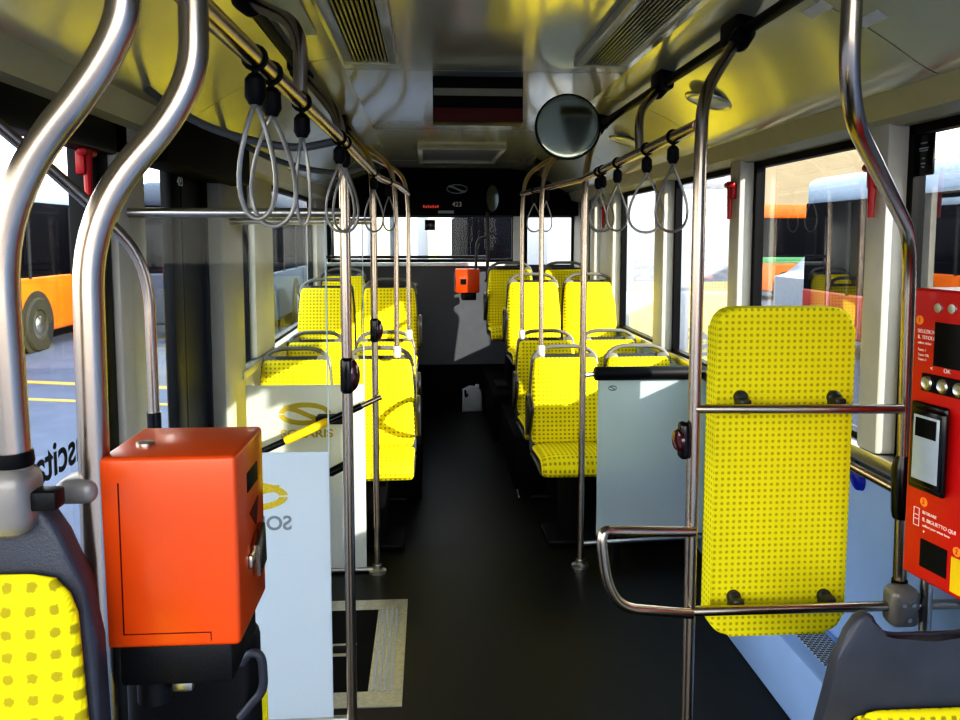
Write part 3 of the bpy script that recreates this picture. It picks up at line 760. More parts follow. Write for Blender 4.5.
# tray, stickers and print
fq(921, 538, 948, 566, -.03, .0015, 'black', 'ticket_tray')
fq(951.5, 556, 972, 592, 0, .001, 'yellow', 'yellow_sticker')
def disc(px, py, s):
    a, b = mp(px, py); bm = B(); lathe(bm, [(0, 0), (.011, 0), (.011, .0012), (0, .0012)], FM @ Matrix.Translation((a, b, 0)), 20); k = obj('number_disc', bm, 'texto', t)
    text('disc_number', s, .016, FM @ Matrix.Translation((a, b, .0016)), 'red', k)
disc(920, 320, '1'); disc(924, 502, '3'); disc(957, 552, '2')
def ptext(px, py, s, size, m='textw'):
    a, b = mp(px, py); text('print', s, size, FM @ Matrix.Translation((a, b, .0006)), m, t, align='LEFT')
ptext(918, 330.5, 'SELEZIONA', .0125); ptext(918, 336.5, 'IL TITOLO', .0125); ptext(918, 342, 'select ticket', .0085)
ptext(918, 349, 'Tasto 1', .0085); ptext(918, 354, 'Tasto OK', .0085); ptext(918, 358.5, 'Tasto 3', .0085)
ptext(922.5, 512, 'RITIRARE', .0105); ptext(922.5, 519, 'IL BIGLIETTO QUI', .0125); ptext(922.5, 525, 'collect your ticket here', .0085); ptext(923, 531, 'v', .012)
a, b = mp(916.5, 516)
bm = B()
for q in ((-.009, -.022, -.0075, .022), (.0075, -.022, .009, .022), (-.009, -.022, .009, -.0205), (-.009, .0205, .009, .022), (-.005, .004, .005, .0055), (-.005, -.006, .005, -.0045)):
    box(bm, (a + q[0], b + q[1], 0), (a + q[2], b + q[3], .001), 0, 1, FM)
obj('ticket_icon', bm, 'textw', t)
# bracket on pole C and support post
g0, g1 = pt(904, 456, Y=2.05), pt(901, 518, Y=2.05)
bm = B(); tube(bm, [g0, g0 * .8 + g1 * .2, g0 * .1 + g1 * .9, g1], [.021, .03, .026, .022], 12); obj('pole_bracket', bm, 'gloss', t)
ps = pt(926, 600, Y=2.02); tubething('grab_pole', 'short steel post standing behind the red ticket machine', 'grab pole', [(ps.x, 2.02, 0), (ps.x, 2.02, mz0 + .3)], .016, 'steel2')

# ------------------------------------------------------------------ wheelchair backrest + rails
yP = 2.09
pc0 = pt(707, 470, Y=yP)
xa, xb = pt(714, 470, Y=yP).x, pt(850, 470, Y=yP).x
zt, zb = pt(785, 308, Y=yP).z, pt(775, 635, Y=yP).z
t = thing('wheelchair_backrest', 'tall yellow dotted backrest pad on two steel rails', 'backrest pad', ((xa + xb) / 2, yP, zb))
bm = B(); uvl = bm.loops.layers.uv.verify()
hw, hh, rr = (xb - xa) / 2, (zt - zb) / 2, .055; cx, cz = (xa + xb) / 2, (zt + zb) / 2
poly = []
for sx_, sz_, a0 in ((1, 1, 0), (-1, 1, 90), (-1, -1, 180), (1, -1, 270)):
    for k in range(9):
        a = math.radians(a0 + k * 90 / 8); poly.append((cx + sx_ * (hw - rr) + rr * math.cos(a), cz + sz_ * (hh - rr) + rr * math.sin(a)))
prism(bm, [(x, yP, z) for x, z in poly], (0, .075, 0), .016, 4)
bm.faces.ensure_lookup_table(); bm.normal_update()
for f in bm.faces:
    n = f.normal
    for l in f.loops:
        c = l.vert.co
        l[uvl].uv = (c.x, c.z) if abs(n.y) > .5 else ((c.y, c.z) if abs(n.x) > abs(n.z) else (c.x, c.y))
obj('pad', bm, 'fabric2', t, angle=50)
zu, zl = pt(790, 408, Y=2.03).z, pt(790, 609, Y=2.03).z
for px, z, py in ((740, zu, 397), (833, zu, 397), (733, zl, 596), (823, zl, 595)):
    q = pt(px, py, Y=yP)
    bm = B(); lathe(bm, [(0, -.005), (.019, -.005), (.019, .012), (.013, .02), (0, .021)], axis_mx(q, (0, -1, 0)), 20); b = obj('mounting_bolt', bm, 'handle_d', t)
    bm = B(); box(bm, (q.x - .016, yP - .045, z - .02), (q.x + .016, yP + .005, z + .02), .006); obj('rail_saddle', bm, 'handle_d', b)
xe = pt(896, 408, Y=2.03).x
tubething('backrest_rail', 'upper horizontal steel rail across the yellow backrest pad', 'handrail', [(xD, 2.035, zu), (xe, 2.0, zu)], .0125, 'steel')
xe2 = pt(888, 609, Y=2.0).x
tubething('backrest_rail', 'lower horizontal steel rail across the yellow backrest pad', 'handrail', [(xD, 2.035, zl), (xe2, 2.03, zl), (xe2 + .24, 2.03, zl)], .0135, 'steel')
lp = [(xD, 2.02, pt(690, 532, Y=2.02).z), pt(616, 531, Y=1.98), pt(600, 531, Y=1.96), pt(607, 585, Y=1.96), pt(622, 608, Y=1.97), (xD, 2.02, zl)]
tubething('loop_handle', 'D shaped steel loop handle left of the yellow backrest pad', 'handle', lp, .0135, 'steel', fr=.05)
# stop button on pole D
t = thing('stop_button', 'dark oval stop button on the left side of the tall right pole', 'stop button', (xD - .025, yD, .0 + pt(683, 440, Y=yD).z), None)
bm = B(); box(bm, (xD - .04, yD - .02, t.location.z - .05), (xD - .012, yD + .02, t.location.z + .05), .012, 3); obj('housing', bm, 'gloss', t)
bm = B(); lathe(bm, [(.03, 0), (.027, .008), (0, .016)], axis_mx((xD - .038, yD, t.location.z), (-1, -.2, 0))); obj('button_lens', bm, 'darkred', t)

# ------------------------------------------------------------------ partitions
def logo(bm, c, w, h, ux, uz, th=.27, flip=1):
    """ring with an S sweep"""
    c, ux, uz = Vector(c), Vector(ux), Vector(uz); n = ux.cross(uz)
    def ringpart(a0, a1, w, h, wi, hi, k=40):
        prev = None
        for i in range(k + 1):
            a = math.radians(a0 + (a1 - a0) * i / k)
            o = bm.verts.new(c + ux * (w * math.cos(a)) + uz * (h * math.sin(a))); q = bm.verts.new(c + ux * (wi * math.cos(a)) + uz * (hi * math.sin(a)))
            if prev: bm.faces.new((prev[0], o, q, prev[1]))
            prev = (o, q)
    ringpart(4, 176, w / 2, h / 2, w / 2 * (1 - th * .75), h / 2 * (1 - th * 1.6)); ringpart(184, 356, w / 2, h / 2, w / 2 * (1 - th * .75), h / 2 * (1 - th * 1.6))
    prev = None
    for i in range(21):
        s = -1 + 2 * i / 20; x = s * w * .40; z = -flip * math.sin(s * math.pi / 2) * h * .27; hw_ = h * .11
        a = bm.verts.new(c + n * .0007 + ux * x + uz * (z + hw_)); b = bm.verts.new(c + n * .0007 + ux * x + uz * (z - hw_))
        if prev: bm.faces.new((prev[0], a, b, prev[1]))
        prev = (a, b)

def partition(label, x0, x1, y, z0, zf, ztop, mfrost, poleX):
    t = thing('partition_screen', label, 'partition', ((x0 + x1) / 2, y, 0))
    bm = B(); box(bm, (x0, y - .004, z0), (x1, y + .004, zf), .002, 1); obj('frosted_panel', bm, mfrost, t)
    if ztop > zf:
        bm = B(); box(bm, (x0, y - .003, zf), (x1, y + .003, ztop), 0); obj('clear_panel', bm, 'partglass', t, smooth=False)
        bm = B(); box(bm, (x1 - .003, y - .0045, zf), (x1 + .0012, y + .0045, ztop)); obj('panel_edge', bm, 'frost3', t)
        bm = B(); tube(bm, [(XL + .02, y, ztop + .015), (poleX, y, ztop + .015)], .0155, 14); obj('top_rail', bm, 'steel2', t)
    bm = B(); tube(bm, [(x0, y, z0 - .005), (poleX, y, z0 - .005)], .014, 12); obj('bottom_rail', bm, 'steel2', t)
    bm = B()
    for xx in (x0 + .12, x1 - .08): box(bm, (xx - .012, y - .012, 0), (xx + .012, y + .012, z0), .003)
    obj('rail_foot', bm, 'steel2', t)
    return t
yA = 2.6
x1a = pt(330, 500, Y=yA).x
zfa = pt(300, 452, Y=yA).z
ta = partition('near frosted glass partition with mirrored grey lettering, right of the orange validator', XL + .02, x1a, yA, .06, zfa, 1.745, 'frost', xm)
text('lettering', 'SOLARIS', .066, frame_mx(pt(292, 523.5, Y=yA - .0055), (-1, 0, 0), (0, 0, 1), (0, 1, 0)), 'logo_g', ta, align='LEFT', bold=.0012)
bm = B(); lc = pt(246, 497, Y=yA - .0056); logo(bm, lc, .27, .1, (1, 0, 0), (0, 0, 1), flip=-1); obj('logo', bm, 'mustard', ta, smooth=False)
yB2 = 3.93
x1b = pt(366, 500, Y=yB2).x
tb2 = partition('rear frosted glass partition with mustard ring logo, before the left seats', pt(248, 480, Y=yB2).x, x1b, yB2, pt(300, 572, Y=yB2).z + .01, pt(300, 385, Y=yB2).z, 1.745, 'frost2', xm2)
text('lettering', 'SOLARIS', .056, frame_mx(pt(307, 434, Y=yB2 - .0055), (1, 0, 0), (0, 0, 1), (0, -1, 0)) @ Matrix.Diagonal((1.22, 1, 1, 1)), 'mustard', tb2, bold=.0012)
bm = B(); logo(bm, pt(305, 414, Y=yB2 - .0056), .255, .115, (1, 0, 0), (0, 0, 1)); obj('logo', bm, 'mustard', tb2, smooth=False)
# right partition
yR = 4.0; xr0, xr1 = pt(597, 450, Y=yR).x, XR - .02
zr1, zr0 = pt(640, 378, Y=yR).z, pt(640, 534, Y=yR).z
t = thing('partition_screen', 'blue grey frosted partition with black padded top rail, right of the aisle', 'partition', ((xr0 + xr1) / 2, yR, 0))
bm = B(); box(bm, (xr0, yR - .005, zr0), (xr1, yR + .005, zr1), .003, 1); obj('frosted_panel', bm, 'frost3', t)
za = pt(640, 373, Y=yR).z
bm = B(); tube(bm, [(xp, 3.94, za), (xr0 - .01, yR - .005, za), (xr1, yR - .003, za)], .013, 12); tube(bm, [(xp, 3.94, zr0 - .02), (xr1, yR, zr0 - .02)], .013, 12); obj('support_rail', bm, 'steel2', t)
bm = B(); tube(bm, [(xr0 - .02, yR - .005, za), (xr0 - .015, yR - .005, za), (xr1 - .02, yR - .005, za), (xr1, yR - .005, za)], [.026, .036, .036, .026], 16); obj('padded_rail', bm, 'black', t)
bm = B()
logo(bm, (xr0 + .075, yR - .0062, zr1 - .05), .045, .028, (1, 0, 0), (0, 0, 1)); obj('logo', bm, 'logo_g', t, smooth=False)
bm = B(); box(bm, (xr0 + .1, yR - .012, 0), (xr0 + .125, yR + .012, zr0), .003); box(bm, (xr1 - .1, yR - .012, 0), (xr1 - .075, yR + .012, zr0), .003); obj('rail_foot', bm, 'black', t)

# yellow gripped bars
def gripbar(label, a, b, f0, f1, sock):
    a, b = Vector(a), Vector(b); t = thing('grip_bar', label, 'grab bar', b, None)
    L = lambda f: a + (b - a) * f
    bm = B(); tube(bm, [L(0), L(.18)], .014 if sock else .021, 12); obj('steel_end' if sock else 'rubber_end', bm, 'steel' if sock else 'gloss', t)
    bm = B(); tube(bm, [L(.16), L(1)], .0165, 12); obj('bar', bm, 'gloss', t)
    bm = B(); tube(bm, [L(f0), L(f0 + .02), L(f1 - .02), L(f1)], [.017, .021, .021, .017], 14); obj('yellow_sleeve', bm, 'yellow', t)
    if sock:
        bm = B(); box(bm, sock[0], sock[1], .01, 3); obj('pole_socket', bm, 'dark', t)
    return t
s0 = pt(316, 424, Y=3.86); s1 = pt(346, 414, Y=3.9)
gripbar('slanting grab bar with yellow sleeve in front of the ring logo', pt(381, 397, Y=3.9), pt(252, 456, Y=3.72), .42, .76, (s0 + Vector((0, -.025, 0)), s1 + Vector((0, .02, 0))))
gripbar('lower slanting grab bar behind the near frosted partition', pt(349, 463, Y=3.8), pt(240, 520, Y=3.6), .55, .85, None)

# ------------------------------------------------------------------ ramp hatch
t = thing('ramp_hatch', 'dark floor ramp hatch with a silver frame by the middle door', 'floor hatch', (-.5, 3.3, 0))
hx0, hx1 = -.93, pt(408, 598, Z=.004).x; hy0, hy1 = pt(400, 706, Z=.004).y, pt(408, 599, Z=.004).y
bm = B()
for a, b in (((hx0, hy0), (hx1, hy0 + .1)), ((hx0, hy1 - .1), (hx1, hy1)), ((hx1 - .13, hy0 + .1), (hx1, hy1 - .1)), ((hx0, hy0), (hx0 + .05, hy1))):
    box(bm, (a[0], a[1], 0), (b[0], b[1], .005), .001, 1)
obj('frame', bm, 'alu', t)
bm = B()
for i in range(4): box(bm, (hx1 - .115 + i * .022, hy0 + .1, .004), (hx1 - .107 + i * .022, hy1 - .1, .0075))
obj('tread_strip', bm, 'textg', t)
bm = B(); box(bm, (hx0 + .05, hy0 + .1, 0), (hx1 - .13, hy1 - .1, .0045)); obj('flap', bm, 'podium', t)
bm = B(); hq = pt(341, 650, Z=.006); box(bm, hq + Vector((-.06, -.05, -.002)), hq + Vector((.06, .05, .002)), .002); hh_ = obj('recessed_handle', bm, 'steel2', t)
bm = B(); box(bm, hq + Vector((-.035, -.03, .0)), hq + Vector((.04, .03, .003)), .001); obj('handle_recess', bm, 'black', hh_)

# ------------------------------------------------------------------ ceiling fittings
def vent(label, x0, x1, y0, y1, along='y', n=9, dark='black'):
    z = ZC; t = thing('ceiling_vent', label, 'ceiling vent', ((x0 + x1) / 2, (y0 + y1) / 2, z), 'ceiling vents'); f = .035
    bm = B()
    for a, b in (((x0, y0), (x1, y0 + f)), ((x0, y1 - f), (x1, y1)), ((x0, y0 + f), (x0 + f, y1 - f)), ((x1 - f, y0 + f), (x1, y1 - f))): box(bm, (a[0], a[1], z - .028), (b[0], b[1], z + .002), .006)
    obj('frame', bm, 'offw', t)
    bm = B(); box(bm, (x0 + f, y0 + f, z - .006), (x1 - f, y1 - f, z + .001)); obj('backing', bm, dark, t)
    if n:
        for i in range(n):
            x = x0 + f + (x1 - x0 - 2 * f) * (i + .5) / n
            bm = B(); box(bm, (x - .0035, y0 + f, z - .024), (x + .0035, y1 - f, z - .008)); obj('slat', bm, 'slat', t)
    return t
vxl0, vxl1 = pt(345, 57, Z=ZC).x, pt(398, 57, Z=ZC).x
yv = pt(372, 57, Z=ZC).y
vent('long ribbed air vent on the left of the ceiling', vxl0, vxl1, .9, yv)
vent('long ribbed air vent on the right of the ceiling', pt(577, 56, Z=ZC).x, pt(630, 56, Z=ZC).x, .9, yv)
yv0, yv1 = pt(460, 145.5, Z=ZC).y, pt(460, 160, Z=ZC).y
vent('small flat air vent in the rear of the ceiling', pt(419, 159.5, Z=ZC).x, pt(495, 159.5, Z=ZC).x, yv0, yv1, n=0, dark='slat')
# display
yd = 3.3; dx0, dx1 = pt(433, 100, Y=yd).x, pt(523, 100, Y=yd).x; dz0 = pt(480, 122, Y=yd).z
t = thing('stop_display', 'dark next stop display box hanging from the ceiling with a red lower band', 'display', ((dx0 + dx1) / 2, yd, ZC))
bm = B(); box(bm, (dx0, yd, dz0), (dx1, yd + .11, ZC), .003); obj('housing', bm, 'black', t)
za, zb_ = pt(480, 108, Y=yd).z, pt(480, 96, Y=yd).z
bm = B(); box(bm, (dx0 + .002, yd - .003, dz0 + .002), (dx1 - .002, yd + .002, za)); obj('red_band', bm, 'displayred', t)
bm = B(); box(bm, (dx0 + .002, yd - .003, zb_), (dx1 - .002, yd + .002, zb_ + .03)); obj('trim_strip', bm, 'slat', t)
bm = B(); box(bm, (dx0 + .002, yd - .002, za), (dx1 - .002, yd + .002, zb_)); obj('screen', bm, 'podium', t)
# convex mirror
ym = 3.42; mc_ = pt(567.5, 127.5, Y=ym); mr = 31 / 800 * 3.5
t = thing('convex_mirror', 'round convex mirror with black rim under the ceiling on the right', 'mirror', mc_)
nd = Vector((-.10, -1, .04)).normalized(); MX = axis_mx(mc_, nd)
bm = B(); lathe(bm, [(mr * .97 * math.sin(a), .0225 + .003 * (math.cos(a))) if a > 0 else (0, .0255) for a in [i * math.pi / 2 / 10 for i in range(10, -1, -1)]], MX, 40); obj('mirror_glass', bm, 'mirror', t)
bm = B(); lathe(bm, [(0, -.03), (mr * .5, -.028), (mr * .98, -.004), (mr * 1.03, .006), (mr * 1.02, .018), (mr * .95, .02)], MX, 40); obj('rim', bm, 'black', t)
bm = B(); tube(bm, fil([mc_ - nd * .02, mc_ + Vector((.1, .06, -.03)), mc_ + Vector((.16, .1, .0)), (XRR - .01, ym + .25, ZR - .01)], .04), .009, 10); obj('mirror_arm', bm, 'black', t)
# small rear mirror
mm = pt(493, 198, Y=7.4); t = thing('rear_mirror', 'small oval mirror on an arm beside the rear window', 'mirror', mm)
bm = B(); mx = axis_mx(mm, (-.5, -.8, -.1)) @ Matrix.Diagonal((1, 1, 1, 1)); lathe(bm, [(0, -.03), (.08, -.025), (.1, 0), (.09, .012)], mx, 24)
for v in bm.verts: v.co = mm + Vector(((v.co - mm).x * .7, (v.co - mm).y, (v.co - mm).z * 1.35))
obj('housing', bm, 'black', t)
bm = B(); lathe(bm, [(.088, .013), (0, .015)], mx, 24)
for v in bm.verts: v.co = mm + Vector(((v.co - mm).x * .7, (v.co - mm).y, (v.co - mm).z * 1.35))
obj('mirror_glass', bm, 'mirror', t)
bm = B(); tube(bm, [mm, mm + Vector((.12, .05, .12)), (XC + .5, 7.58, 2.15)], .012, 8); obj('mirror_arm', bm, 'black', t)
# speakers on the right cove
for i, (y, lab) in enumerate(((3.16, 'round loudspeaker disc on the right cove, nearer of two'), (4.5, 'round loudspeaker disc on the right cove, farther of two'))):
    t = thing('ceiling_speaker', lab, 'speaker', (XC + .84, y, 2.245), 'round speakers on the cove')
    n = Vector((-.30, 0, -.95)); MX = axis_mx(Vector((XC + .885, y, 2.222)), n)
    bm = B(); lathe(bm, [(.10, 0), (.098, .008), (.085, .012), (.08, .008)], MX, 32); obj('rim', bm, 'cove', t)
    bm = B(); lathe(bm, [(.082, .007), (.05, .01), (0, .011)], MX, 32); obj('grille', bm, 'cove', t)
# ribbed light diffuser on the left cove
bm = B()
for i in range(16):
    f = i / 16; x = XC - .575 - f * .085; z = 2.318 - .02 * f * f
    box(bm, (x - .0035, 1.3, z - .006), (x + .0005, 2.6, z + .004), .0008, 1)
tag(obj('ceiling_light', bm, 'lamp'), 'ribbed light cover between the left vent and the black rail', 'ceiling light')
# stickers on the right cove
for (px, py, lab) in ((817, 4, 'small white label on the right cove, left of the curved pole'), (872, 4, 'small white label on the right cove, behind the curved pole')):
    c = pt(px, py, Z=2.235); u = Vector((0, 1, 0)); 
    MX = frame_mx(Vector((c.x, c.y, 2.222 if px < 850 else 2.20)), (0, 1, 0), (.85, 0, -.5), (-.5, 0, -.85))
    bm = B(); box(bm, (-.05, -.016, -.001), (.05, .016, .001), 0, 1, MX); o = obj('sticker', bm, 'white'); tag(o, lab, 'label')
# ------------------------------------------------------------------ emergency hammers
def hammer(p, s, lab):
    p = Vector(p); t = thing('emergency_hammer', lab, 'emergency hammer', p, 'red emergency hammers')
    bm = B(); box(bm, p + Vector((-.014, -.03, -.02)), p + Vector((.014, .03, .05)), .008, 2); obj('holder', bm, 'hred', t)
    bm = B(); tube(bm, [p + Vector((-s * .012, -.005, .06)), p + Vector((-s * .012, -.005, -.11))], [.014, .010], 10); tube(bm, [p + Vector((-s * .012, -.045, .045)), p + Vector((-s * .012, -.04, .045)), p + Vector((-s * .012, .035, .045)), p + Vector((-s * .012, .05, .045))], [.005, .013, .013, .005], 10); obj('hammer', bm, 'hred', t)
hq1 = pt(875, 182, X=XR - .065); hq2 = pt(732, 195, X=XR - .065); hq3 = pt(605, 214, X=XR - .065)
hammer(hq1, 1, 'red emergency hammer on the window post behind the curved pole')
hammer(hq2, 1, 'red emergency hammer on the post between the right side windows')
hammer(hq3, 1, 'red emergency hammer far back on the right side')
hammer(pt(84, 168, X=XL + .02), -1, 'red emergency hammer on the left side behind the steel poles')
# ------------------------------------------------------------------ right side wall fittings
c = pt(855, 476, X=XR - .012)
bm = B(); lathe(bm, [(0, 0), (.04, 0), (.038, .012), (.025, .018), (0, .02)], axis_mx(Vector((XR, c.y, c.z)), (-1, 0, 0)) @ Matrix.Diagonal((1.3, 1, 1, 1)), 24)
tag(obj('wall_button', bm, 'blue'), 'blue oval button on the wall right of the yellow pad', 'button')
t = thing('side_heater', 'pale blue ledge with perforated grille at the foot of the right wall', 'heater', (1.3, 2.5, 0))
pa, pb = pt(786, 640, Z=.12), pt(825, 690, Z=.12)
bm = B(); box(bm, (XR - .2, 2.06, .0), (XR, 3.3, .26), .015, 2); obj('housing', bm, 'bluepanel', t)
bm = B(); box(bm, (XR - .14, 2.1, .258), (XR - .03, 3.05, .263), 0); obj('grille', bm, 'perf', t)
tubething('wall_rail', 'steel handrail along the window ledge right of the yellow pad', 'handrail', [(XR - .055, 2.0, .93), (XR - .055, 3.5, .93)], .016, 'steel')
# info plate on near right window
c = pt(925, 155, X=XR + .022)
t = thing('window_plate', 'black information plate on the near right window', 'sign', c)
bm = B(); box(bm, (XR + .018, c.y - .045, c.z - .06), (XR + .026, c.y + .045, c.z + .062), .004); obj('plate', bm, 'gloss', t)
bm = B()
for i, (w, z) in enumerate(((.03, .035), (.045, .02), (.04, .013), (.012, -.01), (.02, -.025), (.012, -.035))): box(bm, (XR + .0168, c.y - w / 2, c.z + z - .002), (XR + .0185, c.y + w / 2, c.z + z + .002))
obj('print', bm, 'textg', t)
# uscita lettering on the near left window
uc = pt(61, 456, X=XL - .028)
MX = frame_mx(Vector((XL - .026, uc.y, uc.z)), (0, -1, 0), (0, 0, 1), (-1, 0, 0))
o = text('exit_lettering', 'uscita', .135, MX, 'textk', None, bold=.002); tag(o, 'black lettering uscita, seen mirrored on the near left glass', 'lettering')
# small number by the door
o = text('door_number', '423', .05, frame_mx(pt(180, 182, X=XL + .02), (0, 1, 0), (0, 0, 1), (1, 0, 0)), 'textg', None); tag(o, 'small grey number on the dark glass over the middle door', 'lettering')
# ------------------------------------------------------------------ rear fittings
yh = YB - .205
bm = B(); logo(bm, pt(457, 189, Y=yh), .2, .09, (1, 0, 0), (0, 0, 1), th=.14); tag(obj('ring_logo', bm, 'textg', None, smooth=False), 'grey ring logo on the black rear header', 'logo')
o = text('bus_number', '423', .062, frame_mx(pt(457, 204.5, Y=yh), (1, 0, 0), (0, 0, 1), (0, -1, 0)), 'textw', None, bold=.001); tag(o, 'white number 423 on the black rear header', 'lettering')
c = pt(446, 212, Y=yh); bm = B(); box(bm, c + Vector((-.075, -.002, -.014)), c + Vector((.075, .004, .014))); tag(obj('label_strip', bm, 'textg'), 'thin grey label strip above the rear window', 'label')
c = pt(431, 206.5, Y=yh); bm = B()
for i in range(7): box(bm, c + Vector((-.075 + i * .022, -.002, -.014)), c + Vector((-.06 + i * .022, .003, .014 - .006 * (i % 2))))
tag(obj('red_sign', bm, 'bulb'), 'small dim red lit sign on the black rear header', 'sign')
c = pt(430, 225, Y=YB + .02); bm = B(); box(bm, c + Vector((-.05, -.004, -.05)), c + Vector((.05, .004, .05)), .006); tag(obj('window_sticker', bm, 'gloss'), 'black square sticker on the rear window', 'sticker')
# rear validator
c = pt(465, 267.5, Y=7.45); x0, x1 = pt(455.5, 280, Y=7.45).x, pt(471, 280, Y=7.45).x; z1_, z0_ = pt(465, 269, Y=7.45).z, pt(465, 293, Y=7.45).z
t = thing('ticket_validator', 'small orange ticket validator at the rear beside the last seats', 'ticket validator', ((x0 + x1) / 2, 7.5, z0_))
bm = B(); box(bm, (x0, 7.45, z0_), (x1 + .08, 7.6, z1_), .008); obj('housing', bm, 'orange', t)
bm = B(); box(bm, (x0 + .05, 7.445, z0_ + .08), (x0 + .10, 7.452, z0_ + .13)); obj('slot_mouth', bm, 'black', t)
bm = B(); box(bm, (x0 + .06, 7.47, z0_ - .07), (x1 + .05, 7.7, z0_), .01); obj('mounting_bracket', bm, 'dark', t)
pq = pt(487.5, 240, Y=7.5)
t = tubething('rear_grab_pole', 'dark upright grab pole before the rear window beside the small validator', 'grab pole', [(pq.x, 7.5, 1.92), (pq.x, 7.5, z0_ + .12), (pq.x + .0, 7.66, z0_ + .1)], .016, 'handle_d', fr=.02)
bm = B(); tube(bm, fil([(pq.x, 7.5, 1.69), (pq.x - .1, 7.5, 1.67), (pq.x - .11, 7.5, z1_ - .01)], .08), .014, 12); obj('curved_arm', bm, 'handle_d', t)
tubething('rear_rail', 'dark horizontal rail along the foot of the rear window', 'handrail', [(XL + .03, 7.66, 1.50), (.58, 7.66, 1.50)], .014, 'handle_d')
# jug
j0, j1 = pt(462.5, 408, Y=7.3), pt(482.5, 380, Y=7.3); jx0, jx1 = j0.x, j1.x; zj = .07
t = thing('plastic_jug', 'milky plastic jug on the floor at the end of the aisle', 'jug', ((jx0 + jx1) / 2, 7.36, zj))
bm = B(); h = .235; prism(bm, [(jx0, 7.3, zj), (jx1, 7.3, zj), (jx1, 7.3, zj + h * .78), (jx1 - .03, 7.3, zj + h * .95), (jx0 + .07, 7.3, zj + h), (jx0, 7.3, zj + h * .85)], (0, .12, 0), .018, 3); obj('body', bm, 'jug', t)
bm = B(); lathe(bm, [(0, 0), (.02, 0), (.02, .025), (0, .025)], Matrix.Translation((jx1 - .045, 7.36, zj + h * .96)), 14); obj('cap', bm, 'white', t)
bm = B(); tube(bm, fil([(jx0 + .025, 7.296, zj + h * .9), (jx0 + .028, 7.29, zj + h * .6), (jx0 + .05, 7.298, zj + h * .72)], .02), .009, 8); obj('grip', bm, 'podium', t)

# ------------------------------------------------------------------ outside
ZG = -.33
bm = B(); box(bm, (-90, -60, ZG - .1), (90, 110, ZG)); struct('ground', bm, 'asphalt')
def stripe(a, b, w, lab):
    a, b = Vector(a), Vector(b); d = (b - a).normalized(); n = Vector((-d.y, d.x, 0)) * w / 2
    bm = B(); prism(bm, [a - n, b - n, b + n, a + n], (0, 0, .006)); tag(obj('road_line', bm, 'ypaint'), lab, 'road line')
stripe((-12, 13.2, ZG), (-2.5, 10.6, ZG), .18, 'yellow painted line on the asphalt outside the near left glass')
stripe((-12, 11.9, ZG), (-2.5, 9.6, ZG), .12, 'thin yellow painted line on the asphalt nearer the bus')

def bus(lab, x0, x1, y0, y1, top, skirt, band='busglass', roof='busblue', wh=(), mid=None, side=1, zlow=1.0):
    t = thing('parked_bus', lab, 'bus', ((x0 + x1) / 2, (y0 + y1) / 2, ZG)); b0 = ZG + .3
    zt = ZG + 3.1
    bm = B(); box(bm, (x0, y0, b0), (x1, y1, ZG + zlow + .35), .08, 3); obj('lower_body', bm, skirt, t)
    bm = B(); box(bm, (x0, y0, zt - .55), (x1, y1, zt), .18, 4); obj('roof', bm, roof, t)
    bm = B(); box(bm, (x0 + .02, y0 + .02, ZG + zlow + .2), (x1 - .02, y1 - .02, zt - .45), .03); obj('window_band', bm, band, t)
    if mid:
        bm = B(); box(bm, (x0 - .012, y0 - .012, ZG + zlow + .2), (x1 + .012, y1 + .012, ZG + zlow + .4), .02); obj('colour_band', bm, mid, t)
    L = y1 - y0; nx = x0 if side < 0 else x1
    if L > x1 - x0:
        for yy in wh:
            for xs in (x0, x1):
                s = -1 if xs == x0 else 1
                MX = axis_mx(Vector((xs - s * .22, yy, ZG + .48)), (s, 0, 0))
                bm = B(); lathe(bm, [(0, 0), (.48, 0), (.48, .24), (.45, .275), (.27, .275), (.25, .24), (0, .24)], MX, 28); w = obj('wheel', bm, 'tyre', t)
                bm = B(); lathe(bm, [(.25, .245), (.2, .265), (.15, .255), (.1, .29), (0, .295)], MX, 24); obj('hub', bm, 'steel2', w)
                bm = B(); lathe(bm, [(.0, .2215), (.60, .2215), (.60, .224), (0, .224)], MX, 28); obj('wheel_arch', bm, 'tyre', t)
    else:
        for xx in wh:
            MX = axis_mx(Vector((xx, y0 + .22, ZG + .48)), (0, -1, 0))
            bm = B(); lathe(bm, [(0, 0), (.48, 0), (.48, .2), (.45, .235), (.27, .235), (.25, .2), (0, .2)], MX, 28); obj('wheel', bm, 'tyre', t)
    bm = B(); k = int(L / 1.5) if L > 3 else 0
    for i in range(1, k):
        yy = y0 + L * i / k
        for xs, s in ((x0, -1), (x1, 1)): box(bm, (xs - s * .03, yy - .04, ZG + zlow + .3), (xs + s * .004, yy + .04, zt - .5))
    if k and band != 'buswhite': obj('window_pillar', bm, 'tyre', t)
    else: bm.free()
    return t
wl = pt(38, 325, Y=14.6)
bus('orange and dark city bus parked outside the near left glass', wl.x - 2.6, wl.x, 9.5, 21, None, 'busorange', wh=(14.6,), mid=None)
bus('red orange bus parked farther back on the left', -8.6, -6.0, 24, 36, None, 'busred', wh=(27, 33))
bus('dark glazed bus with pale blue roof parked close on the right', 7.0, 9.5, 3.2, 14.6, None, 'busred', roof='busblue', wh=(11.6, 5.2), zlow=.75)
bus('orange and green bus standing crosswise beyond the right windows', 9.5, 19.5, 25, 27.5, None, 'busorange', roof='busorange', wh=(11.5, 17), mid='busgreen')
bus('white bus parked behind the rear window on the right', -.2 + 1.0, 3.4, 17, 28, None, 'buswhite', roof='busblue', wh=(20, 26))
bus('slate blue bus parked behind the rear window on the left', -5.6, -3.1, 16, 27, None, 'busgrey', roof='busgrey', wh=(19, 25))
